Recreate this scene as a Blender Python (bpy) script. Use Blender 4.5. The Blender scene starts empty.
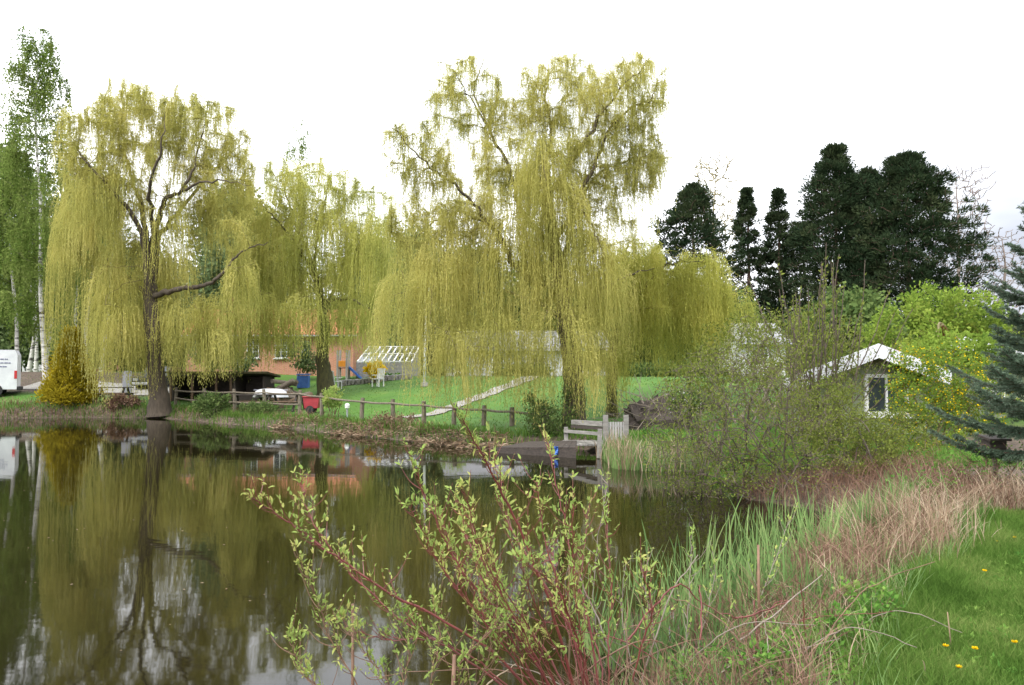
import bpy, math
import numpy as np

# ------------------------------------------------------------------ camera, sky, sun, exposure
SC = bpy.context.scene
COL = SC.collection
F_PX, CX, CY = 781.0, 512.0, 342.5
CAM_H, PITCH = 2.0, math.atan(32.5 / 781.0)
cam_d = bpy.data.cameras.new('camera')
cam_d.sensor_width = 36.0
cam_d.lens = 36.0 * F_PX / 1024.0
cam_d.clip_end = 2000.0
cam_d.clip_start = 0.05
cam = bpy.data.objects.new('camera', cam_d)
cam.location = (0, 0, CAM_H)
cam.rotation_euler = (math.radians(90) + PITCH, 0, 0)
COL.objects.link(cam)
SC.camera = cam

SUN_EL, SUN_AZ = math.radians(52), math.radians(215)
world = bpy.data.worlds.new('World')
SC.world = world
world.use_nodes = True
wn, wl = world.node_tree.nodes, world.node_tree.links
wn.clear()
w_out = wn.new('ShaderNodeOutputWorld')
w_bg = wn.new('ShaderNodeBackground')
w_sky = wn.new('ShaderNodeTexSky')
w_sky.sky_type = 'NISHITA'
w_sky.sun_disc = False
w_sky.sun_elevation = SUN_EL
w_sky.sun_rotation = SUN_AZ
w_sky.air_density = 1.0
w_sky.dust_density = 4.0
w_hs = wn.new('ShaderNodeHueSaturation')
w_hs.inputs['Saturation'].default_value = 0.25
w_mix = wn.new('ShaderNodeMixRGB')
w_mix.inputs['Fac'].default_value = 0.8
w_tc = wn.new('ShaderNodeTexCoord')
w_noise = wn.new('ShaderNodeTexNoise')
w_noise.inputs['Scale'].default_value = 2.6
w_noise.inputs['Detail'].default_value = 5
w_map = wn.new('ShaderNodeMapping')
w_map.inputs['Scale'].default_value = (1, 1, 3.2)
w_ramp = wn.new('ShaderNodeValToRGB')
w_ramp.color_ramp.elements[0].position = 0.33
w_ramp.color_ramp.elements[0].color = (6.6, 6.9, 7.5, 1)
w_ramp.color_ramp.elements[1].position = 0.62
w_ramp.color_ramp.elements[1].color = (10.5, 10.6, 10.8, 1)
wl.new(w_tc.outputs['Generated'], w_map.inputs['Vector'])
wl.new(w_map.outputs[0], w_noise.inputs['Vector'])
wl.new(w_noise.outputs['Fac'], w_ramp.inputs['Fac'])
wl.new(w_sky.outputs[0], w_hs.inputs['Color'])
wl.new(w_hs.outputs[0], w_mix.inputs['Color1'])
wl.new(w_ramp.outputs[0], w_mix.inputs['Color2'])
# a slightly darker cloud bank stands low in the east
w_sep = wn.new('ShaderNodeSeparateXYZ')
wl.new(w_tc.outputs['Generated'], w_sep.inputs[0])
w_mx = wn.new('ShaderNodeMapRange')
w_mx.interpolation_type = 'SMOOTHSTEP'
w_mx.inputs['From Min'].default_value = .22
w_mx.inputs['From Max'].default_value = .58
wl.new(w_sep.outputs['X'], w_mx.inputs['Value'])
w_mz = wn.new('ShaderNodeMapRange')
w_mz.interpolation_type = 'SMOOTHSTEP'
w_mz.inputs['From Min'].default_value = .40
w_mz.inputs['From Max'].default_value = .10
wl.new(w_sep.outputs['Z'], w_mz.inputs['Value'])
w_mm = wn.new('ShaderNodeMath')
w_mm.operation = 'MULTIPLY'
wl.new(w_mx.outputs[0], w_mm.inputs[0])
wl.new(w_mz.outputs[0], w_mm.inputs[1])
w_mn = wn.new('ShaderNodeMath')
w_mn.operation = 'MULTIPLY'
w_nr = wn.new('ShaderNodeMapRange')
w_nr.inputs['From Min'].default_value = .3
w_nr.inputs['From Max'].default_value = .7
w_nr.inputs['To Min'].default_value = 1.0
w_nr.inputs['To Max'].default_value = .8
wl.new(w_noise.outputs['Fac'], w_nr.inputs['Value'])
wl.new(w_mm.outputs[0], w_mn.inputs[0])
wl.new(w_nr.outputs[0], w_mn.inputs[1])
w_dk = wn.new('ShaderNodeMixRGB')
w_dk.blend_type = 'MULTIPLY'
w_dk.inputs['Color2'].default_value = (.30, .31, .335, 1)
wl.new(w_mn.outputs[0], w_dk.inputs['Fac'])
wl.new(w_mix.outputs[0], w_dk.inputs['Color1'])
wl.new(w_dk.outputs[0], w_bg.inputs['Color'])
w_bg.inputs['Strength'].default_value = 0.10
wl.new(w_bg.outputs[0], w_out.inputs['Surface'])

sun_d = bpy.data.lights.new('sun', 'SUN')
sun_d.energy = 1.0
sun_d.angle = math.radians(25)
sun_d.color = (1.0, 0.97, 0.92)
sun = bpy.data.objects.new('sun', sun_d)
sun.rotation_euler = (math.radians(90) - SUN_EL, 0, math.radians(180) - SUN_AZ)
COL.objects.link(sun)

SC.view_settings.view_transform = 'Standard'
SC.view_settings.look = 'None'
SC.view_settings.exposure = 1.7
SC.view_settings.gamma = 1.0
SC.cycles.max_bounces = 8
SC.cycles.diffuse_bounces = 3
SC.cycles.transmission_bounces = 3
SC.cycles.glossy_bounces = 3
SC.cycles.caustics_reflective = False
SC.cycles.caustics_refractive = False

rng = np.random.default_rng(7)
R = math.radians
V = np.array


# ------------------------------------------------------------------ helpers
def at(px, py, Y):
    """world point seen at photo pixel (px, py) at depth Y"""
    u, v = (px - CX) / F_PX, (CY - py) / F_PX
    dy = math.cos(PITCH) - v * math.sin(PITCH)
    dz = math.sin(PITCH) + v * math.cos(PITCH)
    return V([u * Y / dy, Y, CAM_H + dz * Y / dy])


def on_water(px, py, z=0.0):
    u, v = (px - CX) / F_PX, (CY - py) / F_PX
    dy = math.cos(PITCH) - v * math.sin(PITCH)
    dz = math.sin(PITCH) + v * math.cos(PITCH)
    Y = (CAM_H - z) * dy / -dz
    return (u * Y / dy, Y)


POND = [(-48, 33), on_water(-200, 419), on_water(0, 419), on_water(70, 417.5), on_water(160, 418.5), on_water(220, 424),
        on_water(300, 430), on_water(380, 439), on_water(450, 446), on_water(500, 450), on_water(540, 448), on_water(578, 450),
        on_water(596, 459), on_water(640, 467), on_water(690, 469), on_water(745, 500), on_water(820, 512), on_water(860, 522),
        on_water(800, 560), on_water(720, 600), on_water(640, 655), (0.35, 4.6), (-1.0, 3.9), (-3.5, 3.0), (-14, 1.0), (-48, 4)]
POND = np.array(POND)


def pond_sd(x, y):
    """signed distance to the pond's edge, positive on land"""
    x, y = np.asarray(x, float), np.asarray(y, float)
    d2 = np.full(x.shape, 1e18)
    ins = np.zeros(x.shape, bool)
    n = len(POND)
    for i in range(n):
        ax, ay = POND[i]
        bx, by = POND[(i + 1) % n]
        ex, ey = bx - ax, by - ay
        t = np.clip(((x - ax) * ex + (y - ay) * ey) / (ex * ex + ey * ey), 0, 1)
        d2 = np.minimum(d2, (x - ax - t * ex) ** 2 + (y - ay - t * ey) ** 2)
        c = (ay > y) != (by > y)
        with np.errstate(divide='ignore', invalid='ignore'):
            xi = ax + (y - ay) / (by - ay if by != ay else 1e-9) * ex
        ins ^= c & (x < xi)
    return np.sqrt(d2) * np.where(ins, -1, 1)


def sstep(a, b, x):
    t = np.clip((np.asarray(x, float) - a) / (b - a), 0, 1)
    return t * t * (3 - 2 * t)


def wob(x, y, s=1.0):
    return (np.sin(x * 1.3 * s + 1.7) * np.cos(y * 1.1 * s + .4) + .5 * np.sin(x * 2.9 * s + y * 2.3 * s) + .3 * np.sin(x * 5.1 * s - y * 4.7 * s + 2)) / 1.8


def ground_z(x, y):
    x, y = np.asarray(x, float), np.asarray(y, float)
    sd = pond_sd(x, y) + .12 * wob(x, y, 1.6)
    z = np.where(sd < 0, np.maximum(-.9, sd * .5 - .03), .26 * sstep(0, .8, sd) - .03)
    far = sstep(15, 26, y)
    z = z + np.where(sd > 0, 1, 0) * (far * np.clip((np.minimum(sd, 4.5) - .8) * .055 + np.clip(sd - 4.5, 0, None) * .155, 0, 1.68) + (1 - far) * .16 * sstep(.4, 2.2, sd))
    z = z + far * .3 * sstep(-12, -19, x) * sstep(.2, 1.8, sd)
    z = z + np.where(sd > .2, .025 * wob(x, y, 1.1) * sstep(.2, 1.2, sd), 0)
    return z


def gz(x, y):
    return float(ground_z(V([x]), V([y]))[0])


def on(px, Y):
    """ground point at depth Y in the photo column px"""
    x = at(px, 375, Y)[0]
    return V([x, Y, gz(x, Y)])


class Geo:
    def __init__(self):
        self.v, self.q, self.t, self.r, self.n = [], [], [], [], 0
        self.g = []

    def add(self, verts, quads=None, tris=None, rnd=None):
        verts = np.asarray(verts, float).reshape(-1, 3)
        m = len(verts)
        if quads is not None and len(quads):
            self.q.append(np.asarray(quads, np.int64).reshape(-1, 4) + self.n)
        if tris is not None and len(tris):
            self.t.append(np.asarray(tris, np.int64).reshape(-1, 3) + self.n)
        self.v.append(verts)
        if rnd is None:
            rnd = rng.random()
        self.r.append(np.broadcast_to(np.asarray(rnd, float), (m,)).copy())
        self.n += m
        return self

    def box(self, c, s, rz=0.0, rx=0.0, ry=0.0, bev=0.0):
        """box centred at c with size s"""
        hx, hy, hz = V(s) / 2
        b = min(bev, hx * .9, hy * .9, hz * .9)
        if b > 0:
            # chamfered box: 24 vertices
            vs, idx = [], {}
            for sx in (-1, 1):
                for sy in (-1, 1):
                    for sz in (-1, 1):
                        for k in range(3):
                            p = [sx * (hx - b), sy * (hy - b), sz * (hz - b)]
                            p[k] = (sx * hx, sy * hy, sz * hz)[k]
                            idx[(sx, sy, sz, k)] = len(vs)
                            vs.append(p)
            q, t = [], []
            o = [(-1, -1), (1, -1), (1, 1), (-1, 1)]
            for k in range(3):
                for s_ in (-1, 1):
                    f = []
                    for a_, b_ in o:
                        key = [0, 0, 0]
                        key[k] = s_
                        key[(k + 1) % 3] = a_
                        key[(k + 2) % 3] = b_
                        f.append(idx[(*key, k)])
                    q.append(f if s_ > 0 else f[::-1])
            for k in range(3):
                i, j = (k + 1) % 3, (k + 2) % 3
                for si in (-1, 1):
                    for sj in (-1, 1):
                        k1, k2 = [0, 0, 0], [0, 0, 0]
                        k1[i] = k2[i] = si
                        k1[j] = k2[j] = sj
                        k1[k], k2[k] = -1, 1
                        q.append([idx[(*k1, i)], idx[(*k2, i)], idx[(*k2, j)], idx[(*k1, j)]])
            for sx in (-1, 1):
                for sy in (-1, 1):
                    for sz in (-1, 1):
                        t.append([idx[(sx, sy, sz, k)] for k in range(3)])
            vs = V(vs)
        else:
            vs = V([[x, y, z] for x in (-hx, hx) for y in (-hy, hy) for z in (-hz, hz)])
            q = [[0, 1, 3, 2], [4, 6, 7, 5], [0, 4, 5, 1], [2, 3, 7, 6], [0, 2, 6, 4], [1, 5, 7, 3]]
            t = None
        m = np.eye(3)
        if rx:
            c_, s_ = math.cos(rx), math.sin(rx)
            m = V([[1, 0, 0], [0, c_, -s_], [0, s_, c_]]) @ m
        if ry:
            c_, s_ = math.cos(ry), math.sin(ry)
            m = V([[c_, 0, s_], [0, 1, 0], [-s_, 0, c_]]) @ m
        if rz:
            c_, s_ = math.cos(rz), math.sin(rz)
            m = V([[c_, -s_, 0], [s_, c_, 0], [0, 0, 1]]) @ m
        return self.add(vs @ m.T + V(c), q, t)

    def beam(self, a, b, w, h=None):
        """square bar from a to b"""
        return self.tube([a, b], [w * .7071, w * .7071], 4, cap=True)

    def tube(self, P, rad, k=6, cap=False, rnd=None):
        P = np.asarray(P, float)
        n = len(P)
        rad = np.broadcast_to(np.asarray(rad, float), (n,))
        T = np.gradient(P, axis=0)
        T /= np.linalg.norm(T, axis=1)[:, None] + 1e-12
        m = np.abs(T.mean(0))
        ref = V([0, 0, 1.]) if m[2] < .8 else V([0., 1, 0])
        A = np.cross(T, ref)
        A /= np.linalg.norm(A, axis=1)[:, None] + 1e-9
        B = np.cross(T, A)
        ang = np.arange(k) * 2 * math.pi / k + (math.pi / 4 if k == 4 else 0)
        vs = P[:, None] + rad[:, None, None] * (np.cos(ang)[None, :, None] * A[:, None] + np.sin(ang)[None, :, None] * B[:, None])
        i = np.arange(n - 1)[:, None] * k
        j = np.arange(k)[None]
        j2 = (j + 1) % k
        q = np.stack([i + j, i + j2, i + k + j2, i + k + j], -1).reshape(-1, 4)
        vs = vs.reshape(-1, 3)
        t = None
        if cap:
            vs = np.vstack([vs, P[0], P[-1]])
            c0, c1 = n * k, n * k + 1
            j = np.arange(k)
            j2 = (j + 1) % k
            t = np.vstack([np.stack([np.full(k, c0), j2, j], -1), np.stack([np.full(k, c1), (n - 1) * k + j, (n - 1) * k + j2], -1)])
        return self.add(vs, q, t, rnd)

    def leaves(self, P, D, L, W, rnd=None, fold=0.0):
        """diamond leaves: base P, direction D, length L, width W"""
        P, D = np.asarray(P, float), np.asarray(D, float)
        m = len(P)
        D = D / (np.linalg.norm(D, axis=1)[:, None] + 1e-9)
        X = np.cross(D, rng.normal(size=(m, 3)))
        X /= np.linalg.norm(X, axis=1)[:, None] + 1e-9
        L = np.broadcast_to(L, (m,))[:, None]
        W = np.broadcast_to(W, (m,))[:, None]
        mid = P + D * L * .45
        vs = np.stack([P, mid + X * W / 2, P + D * L, mid - X * W / 2], 1)
        q = np.arange(m * 4).reshape(m, 4)
        if rnd is None:
            rnd = rng.random(m)
        return self.add(vs.reshape(-1, 3), q, None, np.repeat(rnd, 4))

    def ribbons(self, P, W, rnd=None, face=None):
        """strips along polylines P (m, n, 3), widths W (m, n)"""
        m, n, _ = P.shape
        T = P[:, -1] - P[:, 0]
        X = np.cross(T, rng.normal(size=(m, 3)) if face is None else face)
        X /= np.linalg.norm(X, axis=1)[:, None] + 1e-9
        W = np.broadcast_to(W, (m, n))
        a = P - X[:, None] * W[..., None] / 2
        b = P + X[:, None] * W[..., None] / 2
        vs = np.stack([a, b], 2).reshape(-1, 3)
        base = (np.arange(m) * n * 2)[:, None] + (np.arange(n - 1) * 2)[None]
        q = np.stack([base, base + 1, base + 3, base + 2], -1).reshape(-1, 4)
        if rnd is None:
            rnd = rng.random(m)
        return self.add(vs, q, None, np.repeat(rnd, n * 2))

    def lathe(self, c, prof, k=16):
        prof = V(prof, float) if False else np.asarray(prof, float)
        ang = np.arange(k) * 2 * math.pi / k
        n = len(prof)
        vs = np.zeros((n, k, 3))
        vs[..., 0] = prof[:, 0:1] * np.cos(ang)
        vs[..., 1] = prof[:, 0:1] * np.sin(ang)
        vs[..., 2] = prof[:, 1:2]
        i = np.arange(n - 1)[:, None] * k
        j = np.arange(k)[None]
        j2 = (j + 1) % k
        q = np.stack([i + j, i + j2, i + k + j2, i + k + j], -1).reshape(-1, 4)
        return self.add(vs.reshape(-1, 3) + V(c), q)

    def prism(self, pts, axis_vec):
        """closed polygon pts (n,3) extruded by axis_vec"""
        pts = np.asarray(pts, float)
        n = len(pts)
        vs = np.vstack([pts, pts + V(axis_vec), pts.mean(0), pts.mean(0) + V(axis_vec)])
        q = [[i, (i + 1) % n, n + (i + 1) % n, n + i] for i in range(n)]
        t = [[2 * n, (i + 1) % n, i] for i in range(n)] + [[2 * n + 1, n + i, n + (i + 1) % n] for i in range(n)]
        return self.add(vs, q, t)

    def build(self, name, mat, parent=None, smooth=False, origin=None):
        vs = np.vstack(self.v)
        off = V([0., 0, 0]) if origin is None else V(origin, float) if False else np.asarray(origin if origin is not None else (0, 0, 0), float)
        if parent is not None:
            off = np.asarray(parent.get('_o', (0, 0, 0)), float)
        vs = vs - off
        q = np.vstack(self.q) if self.q else np.zeros((0, 4), np.int64)
        t = np.vstack(self.t) if self.t else np.zeros((0, 3), np.int64)
        me = bpy.data.meshes.new(name)
        me.vertices.add(len(vs))
        me.vertices.foreach_set('co', vs.astype(np.float32).ravel())
        loops = np.concatenate([q.ravel(), t.ravel()])
        me.loops.add(len(loops))
        me.loops.foreach_set('vertex_index', loops.astype(np.int32))
        npoly = len(q) + len(t)
        me.polygons.add(npoly)
        st = np.concatenate([np.arange(len(q)) * 4, len(q) * 4 + np.arange(len(t)) * 3])
        me.polygons.foreach_set('loop_start', st.astype(np.int32))
        me.update(calc_edges=True)
        me.polygons.foreach_set('use_smooth', np.full(npoly, bool(smooth)))
        a = me.attributes.new('rnd', 'FLOAT', 'POINT')
        a.data.foreach_set('value', np.concatenate(self.r).astype(np.float32))
        me.materials.append(mat)
        o = bpy.data.objects.new(name, me)
        COL.objects.link(o)
        if parent is not None:
            o.parent = parent
        else:
            o.location = off
        o['_o'] = [float(c) for c in off]
        return o


def tag(o, label, cat, group=None, kind=None):
    if label:
        o['label'] = label
    if cat:
        o['category'] = cat
    if group:
        o['group'] = group
    if kind:
        o['kind'] = kind
    return o


def thing(name, loc, label, cat, group=None):
    o = bpy.data.objects.new(name, None)
    o.empty_display_size = .3
    o.location = tuple(float(c) for c in loc)
    o['_o'] = [float(c) for c in loc]
    COL.objects.link(o)
    return tag(o, label, cat, group)


# ------------------------------------------------------------------ materials
def new_mat(name):
    m = bpy.data.materials.new(name)
    m.use_nodes = True
    nt = m.node_tree
    nt.nodes.clear()
    out = nt.nodes.new('ShaderNodeOutputMaterial')
    return m, nt, nt.nodes, nt.links, out


def ramp_node(N, stops):
    r = N.new('ShaderNodeValToRGB')
    e = r.color_ramp.elements
    while len(e) < len(stops):
        e.new(.5)
    for k, (p, c) in enumerate(stops):
        e[k].position = p
        e[k].color = (*c, 1)
    return r


def leaf_mat(name, c1, c2, c3=None, trans=.4, rough=.6, patch=.35):
    """leaf with per-leaf and patchy colour variety and some light coming through"""
    m, nt, N, Lk, out = new_mat(name)
    at_ = N.new('ShaderNodeAttribute')
    at_.attribute_name = 'rnd'
    tc = N.new('ShaderNodeTexCoord')
    no = N.new('ShaderNodeTexNoise')
    no.inputs['Scale'].default_value = patch
    no.inputs['Detail'].default_value = 3
    Lk.new(tc.outputs['Object'], no.inputs['Vector'])
    mx = N.new('ShaderNodeMath')
    mx.operation = 'MULTIPLY_ADD'
    mx.inputs[1].default_value = .55
    Lk.new(at_.outputs['Fac'], mx.inputs[0])
    sc = N.new('ShaderNodeMath')
    sc.operation = 'MULTIPLY_ADD'
    sc.inputs[1].default_value = 1.5
    sc.inputs[2].default_value = -.5
    Lk.new(no.outputs['Fac'], sc.inputs[0])
    Lk.new(sc.outputs[0], mx.inputs[2])
    st = [(.1, c1), (.9, c2)] if c3 is None else [(.1, c1), (.55, c2), (1.0, c3)]
    r = ramp_node(N, st)
    Lk.new(mx.outputs[0], r.inputs['Fac'])
    d = N.new('ShaderNodeBsdfDiffuse')
    t = N.new('ShaderNodeBsdfTranslucent')
    mix = N.new('ShaderNodeMixShader')
    mix.inputs['Fac'].default_value = trans
    Lk.new(r.outputs[0], d.inputs['Color'])
    Lk.new(r.outputs[0], t.inputs['Color'])
    Lk.new(d.outputs[0], mix.inputs[1])
    Lk.new(t.outputs[0], mix.inputs[2])
    Lk.new(mix.outputs[0], out.inputs['Surface'])
    return m


def solid_mat(name, c1, c2, scale=6.0, rough=.7, bump=.0, stretch=(1, 1, 1), metal=0.0, detail=6):
    """principled surface with mottled colour and optional relief"""
    m, nt, N, Lk, out = new_mat(name)
    b = N.new('ShaderNodeBsdfPrincipled')
    tc = N.new('ShaderNodeTexCoord')
    mp = N.new('ShaderNodeMapping')
    mp.inputs['Scale'].default_value = stretch
    no = N.new('ShaderNodeTexNoise')
    no.inputs['Scale'].default_value = scale
    no.inputs['Detail'].default_value = detail
    no.inputs['Roughness'].default_value = .65
    Lk.new(tc.outputs['Object'], mp.inputs['Vector'])
    Lk.new(mp.outputs[0], no.inputs['Vector'])
    r = ramp_node(N, [(.3, c1), (.7, c2)])
    Lk.new(no.outputs['Fac'], r.inputs['Fac'])
    Lk.new(r.outputs[0], b.inputs['Base Color'])
    b.inputs['Roughness'].default_value = rough
    b.inputs['Metallic'].default_value = metal
    if bump:
        bp = N.new('ShaderNodeBump')
        bp.inputs['Strength'].default_value = bump
        bp.inputs['Distance'].default_value = .02
        Lk.new(no.outputs['Fac'], bp.inputs['Height'])
        Lk.new(bp.outputs[0], b.inputs['Normal'])
    Lk.new(b.outputs[0], out.inputs['Surface'])
    return m


def brick_mat(name, c1, c2, mortar, scale=1.0, bw=.24, bh=.075):
    m, nt, N, Lk, out = new_mat(name)
    b = N.new('ShaderNodeBsdfPrincipled')
    tc = N.new('ShaderNodeTexCoord')
    mp = N.new('ShaderNodeMapping')
    mp.inputs['Rotation'].default_value = (R(90), 0, 0)
    br = N.new('ShaderNodeTexBrick')
    br.inputs['Color1'].default_value = (*c1, 1)
    br.inputs['Color2'].default_value = (*c2, 1)
    br.inputs['Mortar'].default_value = (*mortar, 1)
    br.inputs['Scale'].default_value = scale
    br.inputs['Brick Width'].default_value = bw
    br.inputs['Row Height'].default_value = bh
    br.inputs['Mortar Size'].default_value = .008
    Lk.new(tc.outputs['Object'], mp.inputs['Vector'])
    Lk.new(mp.outputs[0], br.inputs['Vector'])
    Lk.new(br.outputs['Color'], b.inputs['Base Color'])
    b.inputs['Roughness'].default_value = .85
    Lk.new(b.outputs[0], out.inputs['Surface'])
    return m


M = {}
M['willow_a'] = leaf_mat('golden_willow_leaf', (.28, .288, .08), (.49, .465, .14), (.63, .573, .205), .55, patch=.5)
M['willow_b'] = leaf_mat('pale_willow_leaf', (.30, .325, .09), (.49, .49, .14), (.62, .58, .20), .55, patch=.4)
M['willow_c'] = leaf_mat('fresh_willow_leaf', (.275, .30, .07), (.48, .475, .115), (.63, .577, .17), .55, patch=.6)
M['birch_leaf'] = leaf_mat('birch_leaf', (.09, .15, .03), (.17, .23, .055), (.24, .28, .09), .4)
M['bluegreen_leaf'] = leaf_mat('bluegreen_leaf', (.09, .14, .06), (.16, .21, .09), (.25, .28, .13), .35, patch=.2)
M['far_leaf'] = leaf_mat('far_leaf', (.05, .09, .03), (.11, .16, .05), (.17, .21, .07), .3, patch=.1)
M['hedge_leaf'] = leaf_mat('hedge_leaf', (.10, .17, .03), (.19, .28, .045), (.29, .37, .075), .42, patch=.8)
M['shrub_leaf'] = leaf_mat('shrub_leaf', (.085, .115, .025), (.165, .20, .042), (.27, .31, .08), .4, patch=.9)
M['dogwood_leaf'] = leaf_mat('dogwood_leaf', (.20, .30, .07), (.32, .42, .12), (.48, .46, .15), .45, patch=2.5)
M['pine_leaf'] = leaf_mat('pine_needle', (.015, .030, .016), (.034, .052, .026), (.07, .085, .04), .1, patch=.25)
M['spruce_leaf'] = leaf_mat('spruce_needle', (.06, .09, .06), (.105, .15, .10), (.18, .23, .17), .2, patch=1.2)
M['thuja_leaf'] = leaf_mat('golden_conifer_leaf', (.16, .13, .015), (.33, .27, .02), (.46, .36, .03), .25, patch=1.2)
M['yellow_flower'] = leaf_mat('yellow_blossom', (.62, .40, .01), (.80, .55, .012), (.85, .62, .03), .3)
M['white_flower'] = leaf_mat('white_blossom', (.6, .6, .58), (.8, .8, .8), None, .3)
M['lawn_blade'] = leaf_mat('lawn_blade', (.055, .11, .02), (.10, .185, .035), (.21, .26, .08), .38, patch=1.6)
M['weed_leaf'] = leaf_mat('weed_leaf', (.06, .15, .03), (.13, .26, .05), (.25, .36, .09), .35, patch=1.5)
M['reed_blade'] = leaf_mat('reed_blade', (.09, .165, .055), (.17, .27, .09), (.30, .38, .15), .35, patch=1.5)
M['dead_blade'] = leaf_mat('dead_blade', (.21, .145, .09), (.36, .265, .18), (.53, .44, .33), .3, patch=1.3)
M['dead_brown'] = leaf_mat('dead_brown', (.10, .06, .04), (.20, .12, .085), (.34, .23, .17), .2, patch=1.5)
M['litter'] = leaf_mat('leaf_litter', (.09, .055, .035), (.2, .14, .09), (.40, .31, .22), .1, patch=2.)
M['twig_pale'] = leaf_mat('pale_twig', (.16, .12, .11), (.26, .21, .19), None, .0)
M['twig_tan'] = leaf_mat('tan_twig', (.22, .18, .10), (.36, .31, .18), None, .1)
M['twig'] = solid_mat('twig_bark', (.045, .034, .025), (.12, .092, .068), 5, .9)
M['twig_olive'] = solid_mat('olive_bark', (.09, .075, .03), (.20, .17, .07), 5, .9)
M['bark'] = solid_mat('willow_bark', (.035, .027, .02), (.11, .085, .06), 3, .95, .8, (4, 4, .8))
M['bark_moss'] = solid_mat('mossy_bark', (.03, .025, .015), (.09, .085, .03), 3, .95, .8, (3, 3, 1))
M['bark_pine'] = solid_mat('pine_bark', (.04, .025, .02), (.12, .07, .05), 3, .95, .5, (3, 3, 1))
M['red_stem'] = solid_mat('red_stem', (.10, .02, .02), (.20, .05, .04), 9, .5)
M['brown_stem'] = solid_mat('brown_stem', (.11, .055, .035), (.22, .13, .08), 9, .7)
M['grey_stem'] = solid_mat('grey_stem', (.14, .115, .09), (.27, .22, .18), 9, .8)
M['old_wood'] = solid_mat('weathered_wood', (.12, .112, .10), (.29, .275, .25), 3, .85, .3, (1, 1, 6))
M['pale_wood'] = solid_mat('pale_wood', (.22, .215, .205), (.38, .37, .35), 3, .85, .3, (5, 5, 1))
M['dark_wood'] = solid_mat('dark_wood', (.022, .017, .014), (.065, .05, .04), 4, .85, .4, (1, 6, 6))
M['brown_wood'] = solid_mat('brown_wood', (.08, .05, .03), (.17, .11, .07), 4, .85, .3)
M['fence_wood'] = solid_mat('fence_wood', (.08, .065, .045), (.19, .16, .12), 4, .9, .3, (4, 4, 1))
M['white_paint'] = solid_mat('white_paint', (.62, .62, .62), (.80, .80, .79), 2.5, .5)
M['soft_white'] = solid_mat('soft_white', (.55, .56, .60), (.72, .73, .76), 2, .45)
M['grey_panel'] = solid_mat('grey_panel', (.27, .27, .32), (.36, .36, .41), 2, .6)
M['dark_glass'] = solid_mat('dark_glass', (.015, .02, .025), (.05, .06, .07), 1.5, .08)
M['black'] = solid_mat('black_rubber', (.012, .012, .013), (.03, .03, .03), 5, .8)
M['metal'] = solid_mat('dull_metal', (.30, .31, .33), (.45, .46, .48), 5, .35, 0, (1, 1, 1), .8)
M['blue'] = solid_mat('blue_plastic', (.02, .07, .28), (.05, .14, .42), 4, .5)
M['red'] = solid_mat('red_paint', (.22, .012, .02), (.36, .03, .04), 4, .5)
M['orange'] = solid_mat('orange_plastic', (.60, .20, .02), (.75, .30, .03), 4, .5)
M['lamp_red'] = solid_mat('red_lens', (.35, .01, .01), (.5, .02, .02), 4, .2)
M['tile'] = solid_mat('orange_tile', (.34, .11, .05), (.52, .20, .10), 4, .85, .4, (9, 2, 2))
M['grey_roof'] = solid_mat('grey_roof', (.15, .15, .16), (.27, .27, .28), 4, .85)
M['brick'] = brick_mat('orange_brick', (.40, .15, .08), (.48, .20, .11), (.40, .33, .27))
M['stone'] = solid_mat('stone_wall', (.17, .16, .155), (.36, .34, .33), 5, .9, .5, (1, 1, 1.6))
M['limewash'] = solid_mat('limewash', (.40, .40, .41), (.54, .53, .53), 2, .8)
M['green_wood'] = solid_mat('green_boards', (.18, .22, .13), (.30, .33, .21), 3, .8, .2, (1, 1, 8))
M['path'] = solid_mat('gravel_path', (.17, .16, .145), (.29, .275, .25), 8, .95, .3)
M['letter'] = solid_mat('lettering', (.10, .11, .2), (.2, .2, .3), 3, .6)


def birch_bark():
    m, nt, N, Lk, out = new_mat('birch_bark')
    b = N.new('ShaderNodeBsdfPrincipled')
    tc = N.new('ShaderNodeTexCoord')
    mp = N.new('ShaderNodeMapping')
    mp.inputs['Scale'].default_value = (1.2, 1.2, 5)
    no = N.new('ShaderNodeTexNoise')
    no.inputs['Scale'].default_value = 1.6
    no.inputs['Detail'].default_value = 5
    Lk.new(tc.outputs['Object'], mp.inputs['Vector'])
    Lk.new(mp.outputs[0], no.inputs['Vector'])
    r = ramp_node(N, [(.36, (.04, .035, .03)), (.46, (.46, .44, .41)), (.7, (.66, .64, .60))])
    Lk.new(no.outputs['Fac'], r.inputs['Fac'])
    Lk.new(r.outputs[0], b.inputs['Base Color'])
    b.inputs['Roughness'].default_value = .8
    Lk.new(b.outputs[0], out.inputs['Surface'])
    return m


M['birch_bark'] = birch_bark()


def glass_mat():
    m, nt, N, Lk, out = new_mat('greenhouse_glass')
    g = N.new('ShaderNodeBsdfGlossy')
    g.inputs['Roughness'].default_value = .12
    t = N.new('ShaderNodeBsdfTransparent')
    t.inputs['Color'].default_value = (.7, .74, .74, 1)
    mx = N.new('ShaderNodeMixShader')
    mx.inputs['Fac'].default_value = .35
    Lk.new(t.outputs[0], mx.inputs[1])
    Lk.new(g.outputs[0], mx.inputs[2])
    Lk.new(mx.outputs[0], out.inputs['Surface'])
    return m


M['glass'] = glass_mat()


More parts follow.
